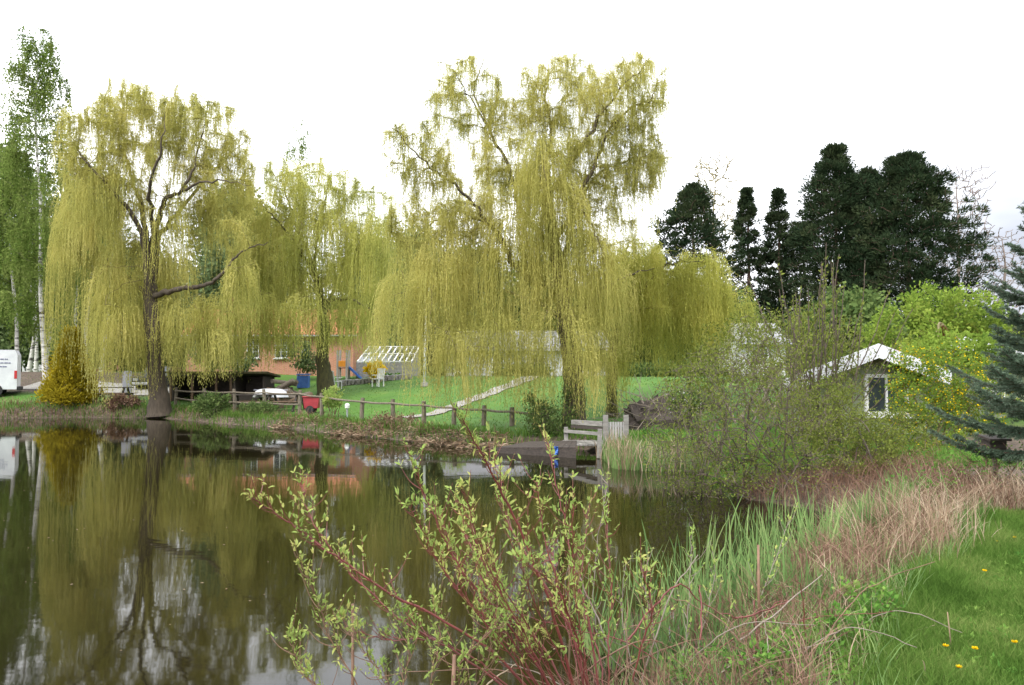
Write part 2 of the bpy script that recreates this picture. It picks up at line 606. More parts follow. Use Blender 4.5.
def water_mat():
    m, nt, N, Lk, out = new_mat('pond_water')
    b = N.new('ShaderNodeBsdfPrincipled')
    tc = N.new('ShaderNodeTexCoord')
    no = N.new('ShaderNodeTexNoise')
    no.inputs['Scale'].default_value = .35
    no.inputs['Detail'].default_value = 3
    Lk.new(tc.outputs['Object'], no.inputs['Vector'])
    r = ramp_node(N, [(.3, (.007, .006, .0022)), (.75, (.012, .010, .004))])
    Lk.new(no.outputs['Fac'], r.inputs['Fac'])
    Lk.new(r.outputs[0], b.inputs['Base Color'])
    b.inputs['Roughness'].default_value = .035
    b.inputs['IOR'].default_value = 1.33
    mp = N.new('ShaderNodeMapping')
    mp.inputs['Scale'].default_value = (1.0, 2.2, 1)
    n2 = N.new('ShaderNodeTexNoise')
    n2.inputs['Scale'].default_value = 1.3
    n2.inputs['Detail'].default_value = 2.5
    Lk.new(tc.outputs['Object'], mp.inputs['Vector'])
    Lk.new(mp.outputs[0], n2.inputs['Vector'])
    bp = N.new('ShaderNodeBump')
    bp.inputs['Strength'].default_value = .022
    bp.inputs['Distance'].default_value = .05
    Lk.new(n2.outputs['Fac'], bp.inputs['Height'])
    Lk.new(bp.outputs[0], b.inputs['Normal'])
    Lk.new(b.outputs[0], out.inputs['Surface'])
    return m


M['water'] = water_mat()


def ground_mat():
    m, nt, N, Lk, out = new_mat('ground_cover')
    b = N.new('ShaderNodeBsdfPrincipled')
    tc = N.new('ShaderNodeTexCoord')
    at_ = N.new('ShaderNodeAttribute')
    at_.attribute_name = 'rnd'          # 1 = mown lawn, 0 = bare muddy bank
    n1 = N.new('ShaderNodeTexNoise')
    n1.inputs['Scale'].default_value = .5
    n1.inputs['Detail'].default_value = 8
    n1.inputs['Roughness'].default_value = .7
    n2 = N.new('ShaderNodeTexNoise')
    n2.inputs['Scale'].default_value = 9
    n2.inputs['Detail'].default_value = 6
    for n in (n1, n2):
        Lk.new(tc.outputs['Object'], n.inputs['Vector'])
    g = ramp_node(N, [(.3, (.03, .085, .004)), (.55, (.05, .13, .006)), (.75, (.11, .155, .016))])
    s = ramp_node(N, [(.3, (.028, .02, .013)), (.55, (.085, .06, .04)), (.75, (.17, .13, .09))])
    Lk.new(n1.outputs['Fac'], g.inputs['Fac'])
    Lk.new(n2.outputs['Fac'], s.inputs['Fac'])
    ad = N.new('ShaderNodeMath')
    ad.operation = 'MULTIPLY_ADD'
    ad.inputs[1].default_value = .5
    Lk.new(n2.outputs['Fac'], ad.inputs[0])
    Lk.new(at_.outputs['Fac'], ad.inputs[2])
    cl = N.new('ShaderNodeMapRange')
    cl.inputs['From Min'].default_value = .55
    cl.inputs['From Max'].default_value = .95
    Lk.new(ad.outputs[0], cl.inputs['Value'])
    mx = N.new('ShaderNodeMixRGB')
    Lk.new(cl.outputs[0], mx.inputs['Fac'])
    Lk.new(s.outputs[0], mx.inputs['Color1'])
    Lk.new(g.outputs[0], mx.inputs['Color2'])
    Lk.new(mx.outputs[0], b.inputs['Base Color'])
    b.inputs['Roughness'].default_value = .95
    bp = N.new('ShaderNodeBump')
    bp.inputs['Strength'].default_value = .7
    bp.inputs['Distance'].default_value = .04
    Lk.new(n2.outputs['Fac'], bp.inputs['Height'])
    Lk.new(bp.outputs[0], b.inputs['Normal'])
    Lk.new(b.outputs[0], out.inputs['Surface'])
    return m


M['ground'] = ground_mat()

# ------------------------------------------------------------------ ground and water
LAWN_EDGE = V([(1.62, 3.0), (1.86, 3.9), (2.30, 4.9), (3.22, 6.3), (4.5, 7.6), (5.5, 9.3), (9, 11)])


def lawn_side(x, y):
    """metres to the right of the edge of the near lawn (positive on the lawn)"""
    ex = np.interp(y, LAWN_EDGE[:, 1], LAWN_EDGE[:, 0])
    return np.where(y > 9.2, -1., x - ex)


def make_ground():
    def axis(lo, hi, fine_lo, fine_hi, d):
        mid = np.arange(fine_lo, fine_hi, d)
        a, s, x = [], d, fine_hi
        while x < hi:
            a.append(x)
            s *= 1.11
            x += s
        a.append(hi)
        c, s, x = [], d, fine_lo
        while x > lo:
            s *= 1.11
            x -= s
            c.append(max(x, lo))
        return np.concatenate([c[::-1], mid, a])
    xs = axis(-600, 600, -26, 9, .16)
    ys = axis(-300, 900, 1.5, 42, .16)
    X, Y = np.meshgrid(xs, ys)
    Z = ground_z(X.ravel(), Y.ravel())
    P = np.stack([X.ravel(), Y.ravel(), Z], -1)
    nx, ny = len(xs), len(ys)
    i = (np.arange(ny - 1)[:, None] * nx + np.arange(nx - 1)[None]).ravel()
    q = np.stack([i, i + 1, i + 1 + nx, i + nx], -1)
    sd = pond_sd(P[:, 0], P[:, 1])
    far = sstep(15, 24, P[:, 1])
    lawn = far * sstep(.5, 2.0, sd) + (1 - far) * sstep(-.25, .35, lawn_side(P[:, 0], P[:, 1]))
    lawn *= 1 - .9 * sstep(-17.5, -20, P[:, 0]) * sstep(40, 44, P[:, 1]) * (1 - sstep(49, 52, P[:, 1]))
    g = Geo()
    g.add(P, q, None, lawn)
    o = g.build('ground', M['ground'], smooth=True)
    o['kind'] = 'structure'
    w = Geo()
    pts = POND.copy()
    c = pts.mean(0)
    big = c + (pts - c) * 1.04 + 0
    # a plain sheet under the banks, cut off well inside the land
    x0, y0, x1, y1 = -70., 2.0, 6.5, 40.
    w.add([[x0, y0, 0], [x1, y0, 0], [x1, y1, 0], [x0, y1, 0]], [[0, 1, 2, 3]])
    ow = w.build('pond_water', M['water'])
    ow['kind'] = 'structure'


make_ground()


# ------------------------------------------------------------------ plant machinery
def smooth_poly(P, n=5, jit=.0):
    """Catmull-Rom through P"""
    P = np.asarray(P, float)
    if len(P) < 3 and not jit:
        return P
    Q = np.vstack([2 * P[0] - P[1], P, 2 * P[-1] - P[-2]])
    out = []
    for i in range(1, len(Q) - 2):
        for t in np.linspace(0, 1, n, endpoint=False):
            a, b, c, d = Q[i - 1], Q[i], Q[i + 1], Q[i + 2]
            out.append(.5 * ((2 * b) + (-a + c) * t + (2 * a - 5 * b + 4 * c - d) * t * t + (-a + 3 * b - 3 * c + d) * t ** 3))
    out.append(P[-1])
    out = V(out)
    if jit:
        out[1:-1] += rng.normal(size=(len(out) - 2, 3)) * jit
    return out


class Skeleton:
    """grows twigs from a set of branch nodes out to target points"""

    def __init__(self):
        self.p, self.r = np.zeros((0, 3)), np.zeros(0)

    def seed(self, P, rad):
        self.p = np.vstack([self.p, P])
        self.r = np.concatenate([self.r, np.broadcast_to(rad, (len(P),))])

    def reach(self, targets, geo, r_tip=.006, r_max=.05, arch=.25, jit=.06, up_pen=.6, seg=5, sides=4, shrink=.62):
        out = []
        T = np.asarray(targets)
        d0 = np.array([np.min(np.linalg.norm(self.p - t, axis=1)) for t in T])
        for i in np.argsort(d0):
            t = T[i]
            dv = t - self.p
            d = np.linalg.norm(dv, axis=1)
            cost = d + up_pen * np.clip(-dv[:, 2], 0, None) + .15 / (self.r + .01) * .05
            j = int(np.argmin(cost))
            p0, L = self.p[j], d[j]
            if L < .05:
                continue
            mid = (p0 + t) / 2 + V([0, 0, arch * L]) + rng.normal(size=3) * jit * L
            s = np.linspace(0, 1, seg + 1)[:, None]
            P = (1 - s) ** 2 * p0 + 2 * s * (1 - s) * mid + s * s * t
            P[1:-1] += rng.normal(size=(seg - 1, 3)) * jit * L * .25
            ra = min(self.r[j] * shrink, r_max, r_tip + L * .012)
            ra = max(ra, r_tip)
            rad = np.linspace(ra, r_tip, seg + 1)
            geo.tube(P, rad, sides if ra > .012 else 3)
            self.seed(P[1:], rad[1:])
            out.append(P)
        return out


def strands(geo, P0, O, L, n, leaf_l, leaf_w, per, stem_w=.008, spread=.35, sway=.05, col=None, outw=.35, zmin=None):
    """hanging shoots: start P0 (m,3), sideways direction O (m,3), length L (m,); per leaves at n stations"""
    m = len(P0)
    t = np.linspace(0, 1, n)[None, :, None]
    O = O.copy()
    O[:, 2] = 0
    Lz = np.asarray(L)[:, None, None]
    a = np.minimum(Lz, 1.2) * outw
    P = P0[:, None] + O[:, None] * a * (1 - np.exp(-4 * t))
    P = P + V([0, 0, -1.]) * Lz * (t ** 1.25) + V([0, 0, 1.]) * np.minimum(Lz, 1.) * .22 * np.sin(np.clip(t * 5, 0, math.pi))
    ph = rng.random((m, 1, 1)) * 6.3
    sw = np.concatenate([np.sin(t * 5 + ph), np.cos(t * 4 + ph * 1.7), np.zeros((m, n, 1))], 2)
    P = P + sw * sway * t * np.minimum(Lz, 2.)
    if zmin is not None:
        P[..., 2] = np.maximum(P[..., 2], zmin)
    if col is None:
        col = rng.random(m)
    if stem_w:
        geo.ribbons(P, np.linspace(stem_w, stem_w * .5, n)[None], col)
    T = np.gradient(P, axis=1)
    T /= np.linalg.norm(T, axis=2)[..., None] + 1e-9
    k = per
    PP = np.repeat(P.reshape(-1, 3), k, 0)
    TT = np.repeat(T.reshape(-1, 3), k, 0)
    mm = len(PP)
    step = np.repeat(np.repeat((np.asarray(L) / n), n), k)[:, None]
    PP = PP + TT * rng.random((mm, 1)) * step
    D = TT + rng.normal(size=(mm, 3)) * spread
    cl = np.clip(np.repeat(np.repeat(col, n), k) + rng.normal(size=mm) * .15, 0, 1)
    geo.leaves(PP, D, leaf_l * (.6 + .8 * rng.random(mm)), leaf_w * (.7 + .6 * rng.random(mm)), cl)


def in_ellipsoid(c, r, n, shell=.0):
    d = rng.normal(size=(n, 3))
    d /= np.linalg.norm(d, axis=1)[:, None]
    rad = (shell + (1 - shell) * rng.random(n)) ** (1 / 2.2)
    return V(c) + d * rad[:, None] * V(r)


def px_cloud(px, py, rx, ry, Y, ryw=None, n=30, shell=0.2):
    c = at(px, py, Y)
    s = Y / F_PX
    return in_ellipsoid(c, (rx * s, (ryw if ryw else rx * s), ry * s), n, shell)


def trunk_tube(P, r0, r1, flare=1.35, n=6, jit=.02, sides=10):
    P = smooth_poly(P, n, 0)
    s = np.linspace(0, 1, len(P))
    rad = r0 + (r1 - r0) * s
    rad = rad * (1 + (flare - 1) * np.exp(-s * 14))
    P[1:] += rng.normal(size=(len(P) - 1, 3)) * jit
    rad = rad * (1 + rng.normal(size=len(P)) * .03)
    return P, rad


def hang_points(twigs, n, lo=.25):
    """random points on twig polylines"""
    L = V([np.linalg.norm(np.diff(p, axis=0), axis=1).sum() for p in twigs])
    idx = rng.choice(len(twigs), n, p=L / L.sum())
    out, dr = np.zeros((n, 3)), np.zeros((n, 3))
    for a, i in enumerate(idx):
        P = twigs[i]
        s = (lo + (1 - lo) * rng.random()) * (len(P) - 1)
        k = min(int(s), len(P) - 2)
        out[a] = P[k] + (P[k + 1] - P[k]) * (s - k)
        dr[a] = P[-1] - P[0]
    dr /= np.linalg.norm(dr, axis=1)[:, None] + 1e-9
    return out, dr


def willow(label, Y, trunk, r0, r1, limbs, clouds, curtains, leaf, mat, bark, group, scale=1.0, spray_len=(.3, 1.5), spray_n=9, twig_mat='twig_olive', zlow=.35):
    base = at(*trunk[0][:2], Y + trunk[0][2])
    base[2] = gz(base[0], base[1]) - .05
    root = thing('weeping_willow_tree', base, label, 'tree', group)
    tp = [at(a, b, Y + c) for a, b, c in trunk]
    tp[0] = base
    P, rad = trunk_tube(tp, r0, r1)
    g = Geo()
    g.tube(P, rad, 12)
    g.build('trunk', M[bark], root, smooth=True)
    sk = Skeleton()
    k = len(P) // 3
    sk.seed(P[k:], rad[k:])
    limb_pts = []
    for pts, ra in limbs:
        lp = smooth_poly([at(a, b, Y + c) for a, b, c in pts], 6, .03 * scale)
        rr = np.linspace(ra * .85, ra * .09, len(lp)) * (1 + rng.normal(size=len(lp)) * .05)
        lg = Geo()
        lg.tube(lp, rr, 8)
        lg.build('limb', M[bark], root, smooth=True)
        sk.seed(lp, rr)
        limb_pts.append(lp)
    tw, cr = Geo(), Geo()
    tw.tube(P, rad * .3, 3)
    for lp in limb_pts:
        tw.tube(lp, .004, 3)
    ct = [px_cloud(px, py, rx, ry, Y + dy, None, n) for px, py, rx, ry, dy, n in clouds]
    for c_ in ct:
        c_[:, 2] = np.maximum(c_[:, 2], base[2] + 1.5)
    T = np.vstack(ct)
    polys = sk.reach(T, tw, .007 * scale, .07 * scale, .12, .12, .8, 5, 4)
    # short leafy shoots along the twigs
    m = int(len(T) * spray_n * 1.75)
    P0, D = hang_points(polys, m)
    D = D + rng.normal(size=(m, 3)) * .5
    L = spray_len[0] + (spray_len[1] - spray_len[0]) * rng.random(m) ** 1.6
    L = np.minimum(L, P0[:, 2] - zlow - rng.random(m) * .6)
    ok = L > .1
    strands(cr, P0[ok], D[ok], L[ok], 9, leaf[0] * .72, leaf[1] * .66, 2, .007 * scale, .3)
    # fine outward pointing shoots that soften the outline
    m = int(len(T) * 11)
    P0, D = hang_points(polys, m, .35)
    D = D * .5 + rng.normal(size=(m, 3)) * .55 + V([0, 0, .35])
    D /= np.linalg.norm(D, axis=1)[:, None]
    Lr = (.25 + .75 * rng.random(m)) * (.6 + .4 * scale)
    tt = np.linspace(0, 1, 6)[None, :, None]
    Q = P0[:, None] + D[:, None] * Lr[:, None, None] * tt + V([0, 0, -.35]) * Lr[:, None, None] * tt ** 2
    cr.ribbons(Q, np.linspace(.008, .004, 6)[None] * scale)
    Qr = np.repeat(Q[:, 1:].reshape(-1, 3), 2, 0)
    cr.leaves(Qr + rng.normal(size=Qr.shape) * .015, np.repeat(np.repeat(D, 5, 0), 2, 0) + rng.normal(size=Qr.shape) * .6, leaf[0] * .55, leaf[1] * .6)
    # long curtains that hang off domes
    for px, top, hw, bot, n, dy in curtains:
        c = at(px, top, Y + dy)
        s = (Y + dy) / F_PX
        w = hw * s
        h = (bot - top) * s
        u = np.sqrt(rng.random(n)) * 1.0
        th = rng.random(n) * 2 * math.pi
        # strands gather into hanks
        nh = max(6, n // 14)
        hank = rng.integers(0, nh, n)
        hu, hth = np.sqrt(rng.random(nh)), rng.random(nh) * 2 * math.pi
        mixk = .72
        X = mixk * (hu * np.cos(hth))[hank] + (1 - mixk) * u * np.cos(th)
        Z = mixk * (hu * np.sin(hth))[hank] + (1 - mixk) * u * np.sin(th)
        rr2 = X * X + Z * Z
        P0 = np.stack([c[0] + X * w, c[1] + Z * w * .9, c[2] - rr2 * min(h * .35, w * .8) - rng.random(n) * h * .3], -1)
        hl = (.35 + .65 * rng.random(nh))[hank]
        zb = c[2] - h
        L = (P0[:, 2] - zb) * hl * (.75 + .3 * rng.random(n))
        L = np.minimum(L, P0[:, 2] - zlow - rng.random(n) * .5)
        O = np.stack([X, Z, np.zeros(n)], -1)
        O /= np.linalg.norm(O, axis=1)[:, None] + 1e-6
        ok = L > .3
        hc = np.clip(rng.random(nh)[hank] * .8 + rng.random(n) * .2, 0, 1)
        st = max(8, int(h * 5))
        strands(cr, P0[ok], O[ok], L[ok], min(st, 26), leaf[0], leaf[1], 1, .009 * scale, .25, .05, hc[ok])
        # the bough the curtain hangs from
        tops = P0[rng.choice(n, max(4, n // 40))] + V([0, 0, .05])
        sk.reach(tops, tw, .008 * scale, .06 * scale, .18, .1, .5, 5, 4)
    tw.build('twigs', M[twig_mat], root)
    cr.build('crown', M[mat], root)
    return root


# ------------------------------------------------------------------ the four weeping willows
WG = 'weeping willows round the pond'
willow('broad weeping willow with thick dark waterline trunk and one bare limb reaching right',
       36.5, [(160, 417, 0), (158, 385, 0), (153, 340, 0), (150, 300, .2), (152, 265, .3), (156, 235, .3)], .46, .22,
       [([(152, 290, 0), (138, 225, -1), (112, 190, -2), (85, 160, -2.5), (68, 132, -2)], .16),
        ([(152, 262, 0), (141, 205, .5), (133, 180, 1), (124, 148, 1.5), (118, 110, 2)], .17),
        ([(156, 238, 0), (162, 205, -.5), (182, 190, -1), (196, 160, -1), (206, 118, -1)], .17),
        ([(156, 240, .3), (186, 203, 1.5), (214, 170, 2), (246, 140, 2.5)], .15),
        ([(155, 296, 0), (185, 288, -1), (208, 284, -1.2), (228, 268, -1.6), (242, 252, -1.8), (268, 242, -2)], .17),
        ([(182, 190, -1), (212, 180, -2), (250, 186, -2.4)], .08),
        ([(150, 300, 0), (120, 270, 2), (92, 250, 3), (70, 240, 3.5)], .13),
        ([(156, 240, 0), (150, 190, -2), (160, 150, -3), (165, 112, -3)], .13)],
       [(95, 145, 38, 46, -1.5, 90), (140, 120, 48, 34, 0, 100), (205, 130, 46, 38, 0, 90), (228, 180, 34, 44, 0, 60), (165, 100, 60, 14, 0, 40), (80, 215, 26, 50, 1, 30),
        (160, 180, 60, 40, 0, 44), (235, 235, 22, 22, -1.5, 10), (115, 225, 45, 30, 0, 26), (190, 225, 32, 30, 0, 16)],
       [(140, 226, 40, 388, 520, 1.2), (112, 262, 36, 398, 330, -.5), (78, 200, 24, 375, 230, 1), (180, 292, 30, 385, 260, -1), (222, 288, 34, 375, 230, 0),
        (150, 225, 60, 330, 260, 2), (95, 160, 26, 300, 200, -2), (205, 325, 40, 380, 170, -1.5), (130, 150, 36, 250, 90, -1.5), (185, 150, 34, 260, 80, 0), (222, 175, 26, 290, 110, 1), (90, 175, 34, 330, 170, 0), (165, 195, 30, 300, 90, -2), (240, 255, 20, 350, 120, -2), (198, 315, 34, 380, 180, .5), (120, 300, 30, 400, 240, -1.5)],
       (.13, .028), 'willow_a', 'bark', WG, 1.5, (.2, 1.2), 12)

willow('pale weeping willow standing back on the lawn, leaning mossy trunk beside the red cart',
       41, [(327, 388, 0), (324, 370, 0), (322, 352, 0), (325, 330, 0), (321, 308, 0), (318, 285, 0), (312, 262, 0)], .42, .15,
       [([(323, 320, 0), (335, 285, 1), (352, 262, 1.5), (372, 250, 2)], .13),
        ([(318, 285, 0), (300, 250, -.5), (282, 225, -1), (262, 205, -1)], .13),
        ([(314, 265, 0), (318, 225, .5), (326, 195, .5), (330, 172, .5)], .12),
        ([(322, 300, 0), (352, 300, -1.5), (372, 312, -2), (384, 330, -2)], .1),
        ([(312, 262, 0), (296, 225, 1), (285, 190, 1.5), (276, 165, 1.5)], .11)],
       [(275, 195, 36, 38, 0, 60), (320, 192, 44, 36, 0, 80), (362, 215, 34, 36, 0, 56), (300, 260, 50, 30, 0, 26), (345, 300, 40, 36, 0, 22), (250, 245, 20, 30, 0, 16)],
       [(280, 195, 34, 330, 420, 0), (325, 195, 40, 340, 460, -1), (365, 215, 28, 365, 330, -1.5), (250, 240, 26, 378, 260, 0), (300, 260, 46, 352, 330, 1), (345, 290, 30, 352, 200, 1.5),
        (385, 205, 22, 372, 220, -2), (275, 300, 30, 372, 300, -1.5), (225, 290, 26, 380, 220, -1), (310, 290, 30, 366, 240, -2.5), (352, 300, 22, 366, 200, -2), (255, 280, 24, 378, 200, -2.5)],
       (.14, .030), 'willow_b', 'bark_moss', WG, 1.5, (.3, 1.4), 11)

willow('tallest weeping willow, open twiggy top, long leaf curtains hanging down to the water',
       23.5, [(573, 428, 0), (574, 390, 0), (568, 335, 0), (562, 285, 0), (552, 235, 0), (547, 195, 0), (545, 165, 0)], .34, .14,
       [([(562, 290, 0), (522, 275, -.5), (503, 243, -.8), (481, 212, -1.2), (456, 186, -1.6), (425, 162, -2), (392, 128, -2.2)], .115),
        ([(503, 243, -.8), (484, 222, 0), (452, 212, .4), (418, 236, .6), (398, 262, .6)], .07),
        ([(556, 250, 0), (520, 208, .5), (511, 172, .6), (489, 127, .8), (474, 90, .9), (484, 58, 1)], .10),
        ([(489, 127, .8), (466, 92, .3), (449, 62, 0)], .035),
        ([(545, 168, 0), (552, 128, .4), (545, 92, .6), (556, 58, .8)], .08),
        ([(548, 195, 0), (588, 138, -.6), (604, 108, -.9), (632, 78, -1.1), (650, 58, -1.2)], .09),
        ([(556, 240, 0), (590, 176, -.6), (612, 126, -1), (644, 102, -1.2), (668, 96, -1.3)], .09),
        ([(560, 262, 0), (592, 182, .8), (618, 164, 1.3), (655, 156, 1.6)], .07),
        ([(562, 285, 0), (572, 212, -.9), (590, 222, -1.4), (600, 245, -1.6)], .07),
        ([(568, 330, 0), (600, 292, .8), (628, 275, 1.2), (655, 268, 1.4)], .09),
        ([(566, 320, 0), (530, 300, 1.6), (488, 288, 2.4), (445, 285, 2.6)], .09)],
       [(468, 92, 50, 40, .6, 70), (420, 150, 42, 32, -1.8, 50), (450, 200, 50, 40, -1, 70), (510, 150, 42, 50, .5, 80), (555, 92, 48, 40, .5, 110), (628, 95, 50, 40, -1, 110),
        (615, 160, 52, 40, 0, 90), (555, 165, 46, 40, 0, 44), (500, 230, 46, 40, 0, 36), (410, 225, 24, 34, 0, 22), (600, 225, 40, 30, 0, 26), (440, 260, 44, 30, 1, 26), (560, 270, 60, 40, 0, 30),
        (640, 155, 30, 40, 0, 36)],
       [(540, 128, 26, 300, 430, -1.2), (558, 170, 28, 345, 420, -1.4), (512, 205, 26, 385, 380, -1.2), (480, 235, 26, 400, 330, -.8), (440, 240, 30, 395, 380, -1), (415, 240, 26, 362, 300, .4),
        (448, 330, 12, 440, 90, -2), (498, 320, 10, 437, 60, -2), (530, 290, 34, 385, 300, 1), (590, 225, 30, 370, 330, -1.2), (470, 300, 40, 380, 300, 1.5), (610, 262, 30, 375, 260, .4),
        (400, 270, 20, 392, 210, -1), (580, 330, 26, 415, 150, -1), (620, 130, 30, 215, 130, 0), (660, 150, 12, 215, 50, 0), (430, 270, 18, 420, 160, -1.6), (470, 195, 34, 330, 150, -.6), (505, 150, 28, 270, 100, .6), (600, 165, 34, 300, 140, -.6), (575, 110, 30, 230, 70, .4), (430, 190, 28, 300, 110, -1.4), (632, 180, 26, 270, 70, .6), (562, 300, 34, 424, 240, -1.8), (500, 310, 34, 414, 260, -1.5), (460, 320, 26, 416, 180, -1.8), (592, 320, 22, 420, 140, -1.4), (530, 330, 24, 425, 160, 1.2), (556, 140, 20, 240, 200, 1)],
       (.085, .018), 'willow_a', 'bark', WG, 1.0, (.12, .8), 12)

willow('rounded bright yellow-green weeping willow to the right of the tallest one, above the brush heap',
       26.5, [(612, 424, 0), (612, 395, 0), (614, 350, 0), (624, 310, 0), (640, 275, 0)], .2, .1,
       [([(618, 330, 0), (650, 280, -.6), (676, 262, -1), (702, 262, -1.2)], .08),
        ([(624, 310, 0), (622, 270, .6), (628, 246, .8), (640, 236, .9)], .08),
        ([(616, 345, 0), (655, 320, .6), (690, 300, .9), (722, 300, 1)], .07),
        ([(615, 350, 0), (595, 315, 0), (580, 290, -.2)], .06)],
       [(640, 255, 30, 18, 0, 26), (690, 275, 34, 20, 0, 30), (725, 305, 18, 20, 0, 18), (660, 300, 50, 40, 0, 30), (600, 290, 26, 26, 0, 16)],
       [(638, 232, 28, 345, 330, -.6), (668, 252, 28, 375, 330, -.8), (702, 245, 22, 375, 280, -1), (730, 282, 16, 362, 170, -.8), (650, 290, 40, 400, 260, .2), (690, 300, 36, 380, 240, .8),
        (612, 270, 26, 392, 230, -.6), (610, 340, 18, 425, 110, -1), (740, 300, 12, 352, 90, 0)],
       (.10, .022), 'willow_c', 'bark_moss', WG, 1.05, (.25, 1.0), 12)


# ------------------------------------------------------------------ other trees
def leafy_tree(name, label, cat, base_px, Y, top_py, half_w, r0, bark, leaf_m, group=None, n_t=110, leaf=(.14, .09), per=70, lean=0, low=.35, hang=0., blob=.55, twig_mat='twig', top_w=.4, base_x=None, r_tip=None):
    """upright tree: tapered trunk, limbs to leaf clumps inside an uneven envelope"""
    b = on(base_px, Y)
    root = thing(name, b, label, cat, group)
    top = at(base_px + lean, top_py, Y)
    H = top[2] - b[2]
    hw = half_w * Y / F_PX
    P = [b - V([0, 0, .1])]
    for s in (.25, .5, .75, .95):
        P.append(b + (top - b) * s + rng.normal(size=3) * V([.008, .008, 0]) * H)
    P, rad = trunk_tube(P, r0, r0 * .12, 1.3, 5, .01)
    g = Geo()
    g.tube(P, rad, 9)
    g.build('trunk', M[bark], root, smooth=True)
    sk = Skeleton()
    k = int(len(P) * low * .8)
    sk.seed(P[k:], rad[k:])
    # envelope
    s = low + (1 - low) * rng.random(n_t) ** .9
    e = np.interp(s, [low, low + .25 * (1 - low), low + .6 * (1 - low), 1.0], [.55, 1.0, .85, top_w * .35])
    th = rng.random(n_t) * 2 * math.pi
    rr = np.sqrt(.12 + .88 * rng.random(n_t)) * (1 + .22 * np.sin(th * 3 + s * 9))
    ax = b + (top - b) * s[:, None]
    T = ax + np.stack([np.cos(th) * rr * e * hw, np.sin(th) * rr * e * hw, rng.normal(size=n_t) * .02 * H], -1)
    tw = Geo()
    tw.tube(P, rad * .3, 3)
    polys = sk.reach(T, tw, r_tip or (.008 + r0 * .01), r0 * .35, .06, .1, .9, 5, 4)
    tw.build('limbs', M[twig_mat], root)
    if leaf_m:
        c = Geo()
        if hang:
            m = n_t * per // 10
            P0, D = hang_points(polys, m)
            D = D + rng.normal(size=(m, 3)) * .6
            strands(c, P0, D, hang * (.3 + rng.random(m)), 6, leaf[0], leaf[1], 2, .01, .6, .08)
        else:
            m = n_t * per
            P0, D = hang_points(polys, m, .45)
            tt = rng.random(n_t)
            cl = rng.random(m)
            P0 = P0 + rng.normal(size=(m, 3)) * blob * V([1, 1, .7])
            c.leaves(P0, rng.normal(size=(m, 3)), leaf[0] * (.6 + .8 * rng.random(m)), leaf[1] * (.6 + .8 * rng.random(m)), cl)
        c.build('crown', M[leaf_m], root)
    return root


BG = 'white-stemmed birches at the left edge'
leafy_tree('birch_tree', 'tallest birch at the left edge, thin grey-green top above all the other trees', 'tree', 47, 45, 36, 42, .15, 'birch_bark', 'birch_leaf', BG, 240, (.13, .08), 135, -12, .2, 1.1, top_w=1.2)
leafy_tree('birch_tree', 'slim birch nearest the left picture edge beside the van', 'tree', 18, 50, 150, 36, .13, 'birch_bark', 'birch_leaf', BG, 150, (.15, .10), 130, -10, .2, 1.0)
for lab, px, Y, top, ln in (('straight thin white birch trunk standing right behind the van', 29, 54, 190, 3), ('thin birch with two dark scars midway between van and slanting birch', 36, 57, 170, 2),
                            ('leaning birch whose white trunk slants up to the right in front of the orange house', 44, 52, 205, 24),
                            ('birch with a fine straight stem behind the golden conifer', 74, 56, 215, 8), ('two-toned birch rising just right of the golden conifer tip', 85, 54, 200, 12),
                            ('slanting young birch nearest the willow trunk on its left', 101, 52, 225, 16)):
    leafy_tree('birch_tree', lab, 'tree', px, Y, top, 26, .13, 'birch_bark', 'birch_leaf', BG, 46, (.15, .09), 50, ln, .42, 1.0)

BT = 'leafy trees behind the garden'
for lab, px, Y, top, hw, mt in (
        ('blue-green tree behind the horizontal bare willow limb', 225, 70, 190, 50, 'bluegreen_leaf'),
        ('leafy tree behind the slim birch at the picture edge', 12, 64, 150, 50, 'bluegreen_leaf'),
        ('leafy tree between the tall birch and the broad willow', 88, 66, 172, 46, 'bluegreen_leaf'),
        ('leafy tree filling the gap under the horizontal bare limb', 240, 62, 200, 44, 'bluegreen_leaf'),
        ('dull green tree behind the left half of the pale willow', 262, 74, 215, 50, 'far_leaf'),
        ('green tree behind the white flagpole', 415, 68, 232, 60, 'bluegreen_leaf'),
        ('dusky green tree straight behind the trunk of the tallest willow', 540, 66, 262, 60, 'far_leaf'),
        ('low green tree behind the gap left of the tallest willow', 470, 72, 250, 50, 'bluegreen_leaf'),
        ('green tree behind the yellow-green willow', 625, 68, 262, 55, 'far_leaf'),
        ('green tree behind the far left birches', 60, 76, 240, 60, 'far_leaf'),
        ('light green tree behind the thick trunk at the left shore', 140, 72, 250, 60, 'bluegreen_leaf'),
        ('green tree behind the gap between pale willow and middle willow', 372, 76, 240, 45, 'far_leaf'),
        ('hazy green tree filling the lower gap in front of the narrow conifers', 720, 62, 300, 50, 'far_leaf'),
        ('green bushy tree below the big dark pines', 850, 56, 300, 60, 'far_leaf')):
    leafy_tree('broadleaf_tree', lab, 'tree', px, Y, top, hw, .28, 'bark', mt, BT, 150, (.34, .24), 130, 0, .08, 0, .8)

